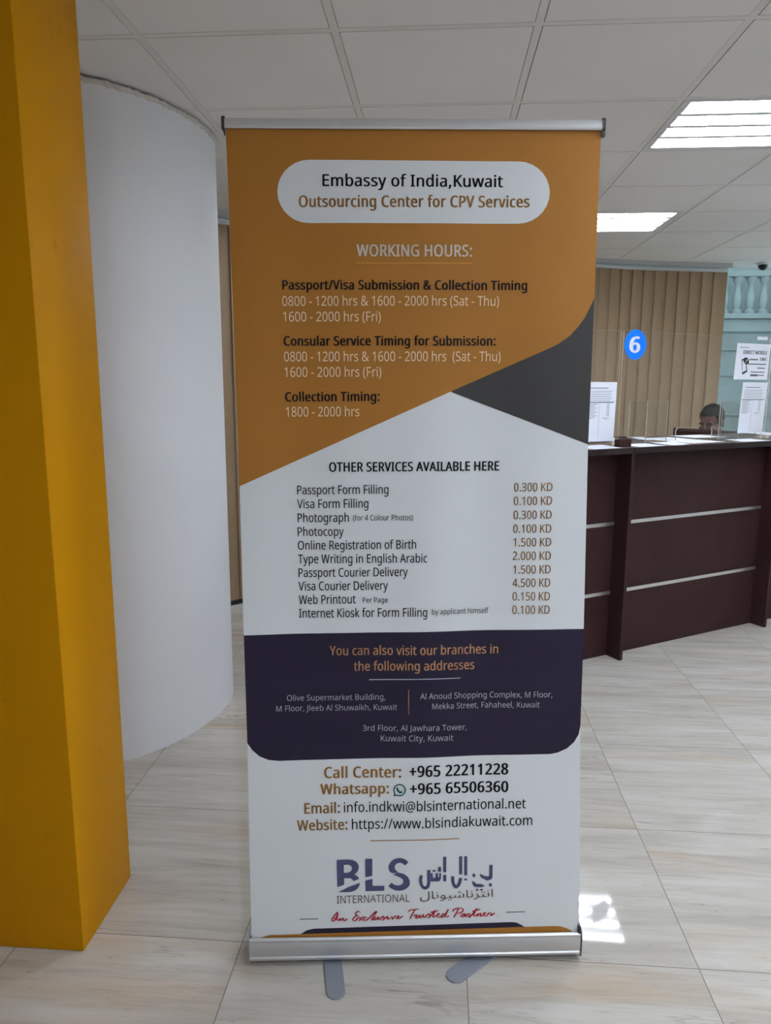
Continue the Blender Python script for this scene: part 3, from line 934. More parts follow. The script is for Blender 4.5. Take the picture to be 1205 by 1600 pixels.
 'S': (769, [[703,268,698,211,684,160,660,116,627,77,585,45,536,20,479,1,416,-10,346,-14,239,-8,146,8,71,34,71,154,108,140,150,126,197,113,247,103,299,97,352,95,398,97,440,104,476,115,507,130,532,148,552,171,566,197,574,225,577,256,575,287,568,315,556,339,539,361,515,382,484,401,445,421,398,441,342,462,229,513,199,532,172,553,148,576,129,600,113,627,100,655,91,687,86,721,84,759,89,810,102,855,125,896,155,931,193,960,237,983,288,1000,343,1011,403,1014,457,1012,507,1007,555,999,599,987,641,974,679,958,640,850,527,888,486,897,444,902,401,903,361,901,326,895,296,885,270,871,249,854,232,834,221,811,214,785,211,758,214,726,221,698,232,674,249,652,272,632,301,613,337,595,379,576,430,556,486,534,535,511,579,487,616,460,647,431,672,398,689,360,700,317]]),
 'T': (779, [[452,0,326,0,326,889,14,889,14,1000,763,1000,763,889,452,889]]),
 'U': (1024, [[896,353,892,286,878,224,854,166,821,114,779,70,726,34,664,7,590,-9,507,-14,393,-3,298,31,223,88,169,162,137,252,126,356,126,1000,252,1000,252,352,259,276,281,213,317,162,368,125,434,103,514,95,571,99,620,110,662,128,696,153,724,183,745,219,760,260,769,304,772,353,772,1000,896,1000]]),
 'V': (840, [[840,1000,483,0,357,0,0,1000,132,1000,357,359,384,280,404,208,420,140,436,209,457,282,483,361,707,1000]]),
 'W': (1303, [[1284,1000,1018,0,891,0,696,655,679,716,664,775,652,823,646,853,641,823,630,775,616,715,598,651,409,0,282,0,17,1000,148,1000,304,389,319,326,333,264,343,206,352,151,361,209,373,270,388,333,405,396,581,1000,711,1000,895,392,913,327,929,263,940,204,950,151,961,225,978,305,999,391,1153,1000]]),
 'Y': (793, [[396,508,657,1000,793,1000,459,388,459,0,333,0,333,382,0,1000,137,1000]]),
 'a': (786, [[403,763,487,757,555,737,606,703,643,655,665,591,672,511,672,0,583,0,559,106,553,106,532,81,509,58,487,39,463,22,437,9,408,-1,377,-8,341,-13,301,-14,258,-11,217,-3,180,10,147,29,118,53,95,83,78,119,68,161,64,209,74,278,104,335,153,382,222,416,313,438,424,448,552,452,552,497,547,553,534,597,511,627,480,648,442,660,396,664,358,662,320,656,284,646,185,606,147,699,182,716,221,731,263,744,309,755,355,761],[440,363,356,355,291,340,246,318,216,288,198,251,192,207,196,169,209,138,230,115,258,99,291,89,329,85,389,91,442,109,487,138,522,179,543,233,550,300,550,367]]),
 'b': (861, [[242,805,240,716,235,651,242,651,266,681,296,708,331,731,371,749,420,760,475,763,562,752,637,720,700,666,747,590,775,494,784,375,780,294,767,222,746,160,717,107,680,63,637,29,588,5,534,-9,475,-14,420,-10,371,0,331,18,296,41,266,67,242,95,232,95,207,0,119,0,119,1064,242,1064],[454,661,404,658,362,648,328,631,300,607,278,576,262,539,251,493,244,440,242,380,242,374,247,289,263,218,288,162,327,121,383,96,457,88,518,96,568,121,607,162,635,219,651,291,657,377,651,463,635,534,607,590,568,629,517,653]]),
 'c': (672, [[420,-14,356,-9,297,4,243,27,195,59,154,101,121,153,97,215,82,288,77,371,82,458,98,533,123,597,158,649,200,692,249,724,304,747,364,760,429,765,466,763,503,759,539,753,573,744,601,735,626,724,588,622,510,646,426,657,378,653,337,643,301,625,271,600,247,568,228,529,215,484,207,432,204,373,207,316,215,265,228,220,247,181,271,150,300,125,334,107,374,96,419,92,458,94,494,98,527,105,613,136,613,27,587,15,560,5,530,-4,498,-9,461,-13]]),
 'd': (861, [[385,-14,298,-3,223,29,161,83,114,159,86,256,77,374,86,492,115,590,162,666,224,721,299,754,387,765,424,763,458,758,489,750,516,739,542,726,564,710,585,693,603,674,619,654,627,654,623,708,619,765,619,1064,742,1064,742,0,643,0,625,101,619,101,603,80,585,61,564,43,542,27,516,13,488,1,457,-7,423,-12],[405,88,476,95,532,117,572,153,599,204,615,270,620,350,620,373,615,459,600,530,574,588,535,629,478,654,403,662,343,654,293,627,254,583,227,525,210,454,204,371,210,288,227,219,254,162,293,121,343,96]]),
 'e': (790, [[409,765,470,760,526,746,575,723,618,691,653,651,681,604,702,551,714,491,718,426,718,352,204,352,213,273,235,209,270,158,317,121,375,98,444,91,490,93,532,97,571,104,685,143,685,35,647,20,609,7,571,-2,532,-9,487,-13,438,-14,370,-9,307,5,250,29,199,63,157,106,123,159,97,221,82,291,77,370,82,448,95,519,118,581,150,636,188,681,235,717,287,744,345,759],[408,664,353,658,306,639,268,607,239,564,218,512,207,450,590,450,587,491,581,528,570,562,555,591,535,616,511,637,481,652,447,661]]),
 'f': (482, [[465,655,276,655,276,0,153,0,153,655,21,655,21,713,153,755,153,798,156,859,165,911,181,955,203,992,231,1021,265,1043,304,1059,347,1068,396,1071,478,1064,542,1046,510,950,458,964,398,971,360,966,330,952,306,929,289,897,279,853,276,800,276,751,465,751]]),
 'g': (861, [[385,765,433,762,478,752,519,737,557,715,590,686,620,651,627,651,644,751,742,751,742,-13,738,-80,726,-139,706,-191,677,-235,641,-271,595,-300,541,-320,478,-332,406,-336,353,-335,304,-331,257,-324,213,-315,173,-303,136,-289,136,-175,173,-192,215,-207,261,-218,309,-227,360,-232,413,-234,473,-228,524,-209,565,-177,596,-135,614,-83,620,-22,620,7,622,55,625,99,619,99,591,64,558,36,522,14,481,-2,436,-11,387,-14,297,-3,221,31,159,88,113,165,86,261,77,374,86,485,113,580,159,659,221,718,296,753],[402,661,362,657,326,646,295,627,268,602,245,569,228,529,215,483,207,431,204,373,210,287,227,217,256,160,295,120,345,95,405,87,441,88,474,93,503,102,528,113,551,129,570,148,586,171,599,198,609,228,616,263,620,302,622,345,622,374,619,438,612,493,599,539,580,577,556,608,527,632,491,648,449,658]]),
 'h': (866, [[242,752,240,697,235,647,244,647,261,672,281,693,304,711,329,727,356,740,385,750,415,757,446,762,478,763,535,760,586,751,630,735,667,712,697,682,721,646,738,601,749,549,752,489,752,0,630,0,630,480,626,536,612,581,590,616,557,641,515,656,462,661,410,658,366,647,331,630,302,605,279,574,263,537,251,493,245,444,242,388,242,0,119,0,119,1064,242,1064]]),
 'i': (361, [[242,751,242,0,119,0,119,751],[182,1032,200,1030,217,1024,232,1013,244,998,251,978,254,954,251,930,244,910,232,895,217,884,200,878,182,875,163,878,145,884,130,895,119,910,112,930,109,954,112,978,119,998,130,1013,145,1024,163,1030]]),
 'k': (748, [[241,508,239,450,235,387,241,387,266,419,300,461,331,497,570,751,714,751,410,430,735,0,587,0,326,350,241,276,241,0,119,0,119,1064,241,1064]]),
 'l': (361, [[242,0,119,0,119,1064,242,1064]]),
 'm': (1310, [[943,765,1020,757,1084,736,1133,700,1168,647,1189,577,1196,489,1196,0,1074,0,1074,483,1070,537,1058,582,1037,616,1008,641,969,656,922,661,856,654,804,633,765,598,739,550,724,488,718,415,718,0,597,0,597,483,595,520,589,553,580,582,567,606,550,626,529,641,505,652,476,659,443,661,396,658,356,647,324,630,297,605,277,575,261,538,251,495,244,445,242,389,242,0,119,0,119,751,218,751,237,648,244,648,261,673,280,695,302,714,326,729,351,742,378,752,406,759,435,763,465,765,520,761,568,751,610,734,645,710,673,678,695,639,702,639,730,678,764,710,805,734,849,751,895,761]]),
 'n': (866, [[480,765,563,757,630,736,683,700,722,647,744,577,752,489,752,0,630,0,630,480,626,536,612,581,590,616,557,641,515,656,462,661,388,653,330,630,290,591,263,538,248,470,242,389,242,0,119,0,119,751,218,751,237,648,244,648,262,673,283,695,306,714,332,729,359,742,388,752,418,759,449,763]]),
 'o': (847, [[772,377,769,317,761,261,747,211,729,165,705,124,677,88,645,57,608,32,567,12,521,-2,473,-11,422,-14,373,-11,328,-2,284,12,244,32,208,57,175,88,147,124,122,165,103,211,89,261,80,317,77,377,82,456,96,526,119,588,151,640,191,684,239,719,295,744,357,760,426,765,491,760,551,744,606,719,654,684,694,640,728,588,752,526,767,456],[204,377,207,320,215,269,228,223,246,183,270,150,300,123,335,104,377,92,424,88,472,92,513,104,549,123,579,150,603,183,621,223,634,269,642,320,644,377,642,434,634,484,620,529,602,568,578,601,548,627,513,646,471,657,423,661,353,653,298,627,256,585,228,529,210,459]]),
 'p': (861, [[476,765,563,754,637,722,700,668,747,593,775,496,784,377,780,296,767,225,746,162,717,108,681,64,638,30,589,6,535,-9,475,-14,438,-12,404,-7,373,1,344,13,319,26,296,41,242,95,234,95,239,35,242,-28,242,-336,119,-336,119,751,220,751,237,648,242,648,258,669,276,689,296,707,319,724,344,738,372,749,403,758,438,763],[454,661,407,658,366,648,332,632,304,610,282,581,265,546,253,505,245,456,242,401,242,377,244,318,251,266,262,220,278,180,300,148,328,122,364,103,406,92,457,88,500,92,537,105,569,126,596,154,618,189,635,229,647,275,654,324,657,378,651,458,635,527,607,584,568,627,517,653]]),
 'r': (578, [[469,765,515,763,557,756,542,643,502,650,461,653,432,651,405,645,378,634,353,621,330,604,308,583,289,560,273,534,260,504,250,472,244,438,242,401,242,0,119,0,119,751,220,751,234,613,239,613,256,641,276,666,297,690,320,711,346,729,374,744,404,756,436,762]]),
 's': (671, [[608,207,604,161,592,121,571,85,544,55,509,31,468,11,420,-3,367,-11,308,-14,258,-13,213,-8,173,-1,137,8,103,20,73,34,73,146,181,104,224,94,267,88,311,85,368,89,413,99,447,116,470,138,484,165,489,196,487,214,482,231,473,246,460,261,442,276,418,291,304,342,179,398,147,418,121,440,99,465,84,494,75,527,71,566,80,624,106,674,149,713,206,742,274,759,353,765,398,763,440,759,481,751,520,741,557,729,592,714,550,616,451,650,416,658,381,662,345,664,298,661,260,653,229,639,207,621,194,599,189,573,191,553,197,536,207,520,222,506,242,492,268,478,382,430,504,375,535,355,561,333,581,307,596,279,605,245]]),
 't': (506, [[370,87,427,92,475,102,475,8,419,-8,349,-14,311,-12,274,-5,240,6,209,23,182,47,160,77,143,115,132,162,129,218,129,655,22,655,22,714,130,763,179,923,252,923,252,751,469,751,469,655,252,655,252,221,256,180,267,146,285,120,309,101,337,90]]),
 'u': (866, [[746,751,746,0,646,0,627,99,622,99,604,75,584,53,560,35,534,20,507,7,478,-2,447,-9,416,-13,384,-14,327,-11,277,-1,233,15,196,37,165,67,141,104,124,148,114,200,111,259,111,751,235,751,235,268,240,213,253,168,276,133,308,108,350,93,402,88,454,92,498,102,534,120,563,144,586,175,603,212,614,256,621,305,623,360,623,751]]),
 'v': (711, [[284,0,0,751,132,751,291,308,315,239,338,167,352,109,357,109,373,168,397,241,420,308,580,751,711,751,426,0]]),
 'w': (1101, [[604,424,587,482,572,537,560,585,552,623,546,623,539,585,527,536,513,481,496,423,361,1,221,1,15,752,143,752,246,352,268,270,285,191,296,127,301,127,311,169,323,223,337,279,352,329,485,752,619,752,748,329,768,261,787,190,798,129,804,129,814,188,833,267,854,352,959,752,1085,752,877,1,732,1]]),
 'x': (741, [[297,384,38,751,178,751,371,468,563,751,702,751,443,384,716,0,576,0,371,300,164,0,25,0]]),
 'y': (714, [[1,751,133,751,296,324,321,251,343,183,359,119,364,119,391,211,429,325,581,751,714,751,391,-104,372,-148,351,-189,328,-226,303,-259,274,-286,242,-307,205,-323,164,-333,118,-336,59,-333,15,-325,15,-227,53,-232,98,-235,126,-234,151,-228,173,-219,193,-207,211,-191,227,-173,241,-152,254,-128,265,-102,304,-3]]),
}
TEXT_LINES = [
 ('title', 'Embassy of India,Kuwait', 'ink', 36, 0.2168, 1.8483, 0.6289, 1.8481, 0.0253),
 ('title', 'Outsourcing Center for CPV Services', 'brown', 52, 0.1617, 1.8028, 0.6904, 1.8046, 0.0245),
 ('hours', 'WORKING HOURS:', 'pale', 50, 0.2926, 1.6949, 0.5592, 1.6958, 0.0255),
 ('submission', 'Passport/Visa Submission & Collection Timing', 'ink', 52, 0.1194, 1.6203, 0.6878, 1.6216, 0.0206),
 ('submission', '0800 - 1200 hrs & 1600 - 2000 hrs (Sat - Thu)', 'cream', 0, 0.1185, 1.5835, 0.623, 1.5862, 0.0216),
 ('submission', '1600 - 2000 hrs (Fri)', 'cream', 0, 0.1197, 1.5483, 0.3472, 1.5494, 0.0217),
 ('consular', 'Consular Service Timing for Submission:', 'ink', 52, 0.1195, 1.4933, 0.6163, 1.4958, 0.021),
 ('consular', '0800 - 1200 hrs & 1600 - 2000 hrs  (Sat - Thu)', 'cream', 0, 0.1196, 1.4571, 0.6282, 1.46, 0.022),
 ('consular', '1600 - 2000 hrs (Fri)', 'cream', 0, 0.1198, 1.4213, 0.3472, 1.4229, 0.0221),
 ('collection', 'Collection Timing:', 'ink', 52, 0.1196, 1.3645, 0.3428, 1.3666, 0.0211),
 ('collection', '1800 - 2000 hrs', 'cream', 0, 0.1209, 1.3291, 0.2944, 1.3307, 0.0224),
 ('servhead', 'OTHER SERVICES AVAILABLE HERE', 'ink', 50, 0.2205, 1.1994, 0.628, 1.2034, 0.0218),
 ('services', 'Passport Form Filling', 'ink', 12, 0.143, 1.1447, 0.3619, 1.1473, 0.0209),
 ('services', 'Visa Form Filling', 'ink', 12, 0.1422, 1.1111, 0.3135, 1.1133, 0.021),
 ('services', 'Photograph', 'ink', 12, 0.1427, 1.0774, 0.266, 1.0791, 0.0211),
 ('services', 'Photocopy', 'ink', 12, 0.142, 1.0436, 0.2531, 1.0451, 0.0212),
 ('services', 'Online Registration of Birth', 'ink', 12, 0.1418, 1.0103, 0.4277, 1.014, 0.0213),
 ('services', 'Type Writing in English Arabic', 'ink', 12, 0.1417, 0.9769, 0.4543, 0.9803, 0.0214),
 ('services', 'Passport Courier Delivery', 'ink', 12, 0.142, 0.943, 0.4072, 0.9464, 0.0215),
 ('services', 'Visa Courier Delivery', 'ink', 12, 0.1413, 0.9097, 0.3588, 0.9124, 0.0216),
 ('services', 'Web Printout', 'ink', 12, 0.1412, 0.8756, 0.2798, 0.8783, 0.0217),
 ('services', 'Internet Kiosk for Form Filling', 'ink', 12, 0.141, 0.842, 0.4541, 0.8457, 0.0218),
 ('services', '(for 4 Colour Photos)', 'ink', 4, 0.276, 1.0819, 0.4204, 1.0834, 0.0133),
 ('services', 'Per Page', 'ink', 4, 0.2971, 0.8796, 0.3579, 0.8805, 0.0131),
 ('services', 'by applicant himself', 'ink', 4, 0.4661, 0.8508, 0.6054, 0.8528, 0.0135),
 ('prices', '0.300 KD', 'brown', 14, 0.6638, 1.1532, 0.7557, 1.1547, 0.02),
 ('prices', '0.100 KD', 'brown', 14, 0.6637, 1.1201, 0.7557, 1.1216, 0.0201),
 ('prices', '0.300 KD', 'brown', 14, 0.6635, 1.0862, 0.7553, 1.0876, 0.0202),
 ('prices', '0.100 KD', 'brown', 14, 0.6633, 1.0525, 0.7548, 1.0538, 0.0203),
 ('prices', '1.500 KD', 'brown', 14, 0.6641, 1.0192, 0.7554, 1.0205, 0.0204),
 ('prices', '2.000 KD', 'brown', 14, 0.6628, 0.9857, 0.7555, 0.987, 0.0205),
 ('prices', '1.500 KD', 'brown', 14, 0.6644, 0.9518, 0.7555, 0.953, 0.0206),
 ('prices', '4.500 KD', 'brown', 14, 0.6633, 0.9186, 0.7551, 0.9198, 0.0207),
 ('prices', '0.150 KD', 'brown', 14, 0.6637, 0.8846, 0.755, 0.8858, 0.0209),
 ('prices', '0.100 KD', 'brown', 14, 0.6637, 0.8508, 0.7552, 0.8519, 0.021),
 ('branch', 'You can also visit our branches in', 'tan', 22, 0.214, 0.7474, 0.6303, 0.7504, 0.0231),
 ('branch', 'the following addresses', 'tan', 22, 0.2728, 0.7076, 0.5715, 0.7105, 0.0232),
 ('address', 'Olive Supermarket Building,', 'white', 4, 0.1065, 0.631, 0.3501, 0.6333, 0.0147),
 ('address', 'M Floor, Jleeb Al Shuwaikh, Kuwait', 'white', 4, 0.0796, 0.6039, 0.379, 0.6069, 0.0147),
 ('address', 'Al Anoud Shopping Complex, M Floor,', 'white', 4, 0.4363, 0.6352, 0.7664, 0.6377, 0.0148),
 ('address', 'Mekka Street, Fahaheel, Kuwait', 'white', 4, 0.4662, 0.6089, 0.7353, 0.6111, 0.0148),
 ('address', '3rd Floor, Al Jawhara Tower,', 'white', 4, 0.2929, 0.5517, 0.5531, 0.5529, 0.0152),
 ('address', 'Kuwait City, Kuwait', 'white', 4, 0.3376, 0.5249, 0.5195, 0.5258, 0.0153),
 ('contact', 'Call Center:', 'brown', 52, 0.1945, 0.4285, 0.3883, 0.4292, 0.0288),
 ('contact', '+965 22211228', 'ink', 52, 0.4086, 0.4307, 0.659, 0.4341, 0.029),
 ('contact', 'Whatsapp:', 'brown', 52, 0.1841, 0.3852, 0.3572, 0.3861, 0.027),
 ('contact', '+965 65506360', 'ink', 52, 0.4096, 0.3848, 0.6596, 0.3869, 0.0285),
 ('contact', 'Email:', 'brown', 40, 0.1433, 0.3341, 0.2327, 0.3354, 0.0275),
 ('contact', 'info.indkwi@blsinternational.net', 'ink', 8, 0.2429, 0.3361, 0.7046, 0.3424, 0.0267),
 ('contact', 'Website:', 'brown', 40, 0.1238, 0.2886, 0.2513, 0.2902, 0.0276),
 ('contact', 'https://www.blsindiakuwait.com', 'ink', 8, 0.2625, 0.2901, 0.7219, 0.2963, 0.0268),
 ('logo', 'INTERNATIONAL', 'umber', -14, 0.2208, 0.0874, 0.4079, 0.0896, 0.021),
]
PRINT_SHAPES = [
 ('hours', 'gold', [0.2919,1.6787,0.5598,1.6801,0.5598,1.6817,0.2919,1.6803], None),
 ('branch', 'white', [0.3105,0.6838,0.5369,0.6872,0.5368,0.6890,0.3104,0.6856], None),
 ('address', 'tan', [0.4070,0.6595,0.4067,0.5947,0.4083,0.5947,0.4085,0.6595], None),
 ('contact', 'brown', [0.3080,0.2572,0.5355,0.2606,0.5355,0.2629,0.3080,0.2594], None),
 ('ruleleft', 'umber', [0.1251,0.0446,0.1727,0.0449,0.1727,0.0471,0.1251,0.0468], None),
 ('ruleright', 'umber', [0.6581,0.0538,0.7073,0.0542,0.7072,0.0563,0.6580,0.0560], None),
 ('logo', 'navy', [0.2224,0.2078,0.2525,0.2083,0.2607,0.2072,0.2671,0.2045,0.2725,0.2011,0.2761,0.1961,0.2784,0.1902,0.2783,0.1843,0.2768,0.1784,0.2734,0.1725,0.2665,0.1667,0.2715,0.1644,0.2756,0.1606,0.2792,0.1546,0.2645,0.1489,0.2627,0.1523,0.2596,0.1553,0.2554,0.1570,0.2408,0.1572,0.2405,0.1394,0.2230,0.1328], [0.2404,0.1937,0.2505,0.1943,0.2559,0.1927,0.2595,0.1891,0.2611,0.1835,0.2596,0.1784,0.2566,0.1749,0.2492,0.1719,0.2401,0.1721]),
 ('logo', 'navy', [0.2246,0.1189,0.2505,0.1323,0.2809,0.1437,0.2799,0.1378,0.2771,0.1318,0.2724,0.1260,0.2669,0.1221,0.2595,0.1194,0.2521,0.1184], None),
 ('logo', 'navy', [0.2954,0.2090,0.3131,0.2093,0.3126,0.1620,0.2948,0.1589], None),
 ('logo', 'navy', [0.2947,0.1494,0.3131,0.1540,0.3133,0.1348,0.3432,0.1347,0.3431,0.1207,0.2949,0.1202], None),
 ('logo', 'navy', [0.3969,0.1903,0.4052,0.2000,0.3979,0.2066,0.3915,0.2097,0.3851,0.2112,0.3768,0.2105,0.3695,0.2081,0.3634,0.2040,0.3590,0.1988,0.3552,0.1919,0.3541,0.1850,0.3551,0.1781,0.3582,0.1731,0.3628,0.1695,0.3811,0.1707,0.3757,0.1748,0.3717,0.1794,0.3699,0.1848,0.3710,0.1907,0.3740,0.1946,0.3786,0.1975,0.3841,0.1984,0.3905,0.1963], None),
 ('logo', 'navy', [0.3646,0.1661,0.3793,0.1704,0.3885,0.1690,0.3949,0.1664,0.4022,0.1605,0.4068,0.1535,0.4089,0.1455,0.4086,0.1385,0.4058,0.1322,0.4011,0.1271,0.3937,0.1228,0.3827,0.1204,0.3735,0.1212,0.3661,0.1239,0.3597,0.1278,0.3533,0.1331,0.3617,0.1433,0.3662,0.1390,0.3717,0.1362,0.3782,0.1351,0.3846,0.1363,0.3898,0.1398,0.3920,0.1448,0.3915,0.1497,0.3884,0.1542,0.3829,0.1578,0.3737,0.1619], None),
 ('logo', 'navy', [0.4943,0.2131,0.5022,0.2129,0.5023,0.1703,0.4944,0.1705], None),
 ('logo', 'navy', [0.4944,0.1629,0.5023,0.1628,0.5024,0.1449,0.4944,0.1450], None),
 ('logo', 'navy', [0.5353,0.2128,0.5434,0.2127,0.5437,0.1627,0.5355,0.1628], None),
 ('logo', 'navy', [0.5482,0.2130,0.5563,0.2129,0.5566,0.1599,0.5485,0.1600], None),
 ('logo', 'navy', [0.5485,0.1511,0.5563,0.1509,0.5563,0.1459,0.5485,0.1461], None),
 ('logo', 'navy', [0.4671,0.1773,0.4750,0.1771,0.4750,0.1726,0.4671,0.1727], None),
 ('logo', 'navy', [0.6128,0.1366,0.6202,0.1365,0.6203,0.1278,0.6129,0.1280], None),
 ('logo', 'navy', [0.5787,0.1216,0.5851,0.1214,0.5852,0.1168,0.5787,0.1169], None),
 ('logo', 'navy', [0.5902,0.1214,0.5968,0.1212,0.5969,0.1166,0.5902,0.1167], None),
 ('logo', 'navy', [0.4809,0.1850,0.4888,0.1858,0.4889,0.1720,0.4809,0.1721], None),
 ('logo', 'navy', [0.4618,0.1684,0.4673,0.1683,0.4677,0.1564,0.4743,0.1551,0.4747,0.1682,0.4809,0.1685,0.4813,0.1558,0.4835,0.1571,0.4839,0.1685,0.4889,0.1684,0.4887,0.1531,0.4861,0.1471,0.4824,0.1452,0.4618,0.1456], None),
 ('logo', 'navy', [0.5732,0.1656,0.5788,0.1595,0.5738,0.1526,0.5688,0.1597], None),
 ('logo', 'navy', [0.5683,0.1443,0.5763,0.1410,0.5795,0.1356,0.5915,0.1354,0.6031,0.1291,0.5935,0.1259,0.5768,0.1266,0.5708,0.1327], None),
 ('logo', 'navy', [0.5895,0.1633,0.6006,0.1572,0.6099,0.1560,0.6132,0.1580,0.6133,0.1878,0.6216,0.1877,0.6214,0.1518,0.6174,0.1469,0.6081,0.1441,0.5933,0.1523,0.5886,0.1594], None),
]
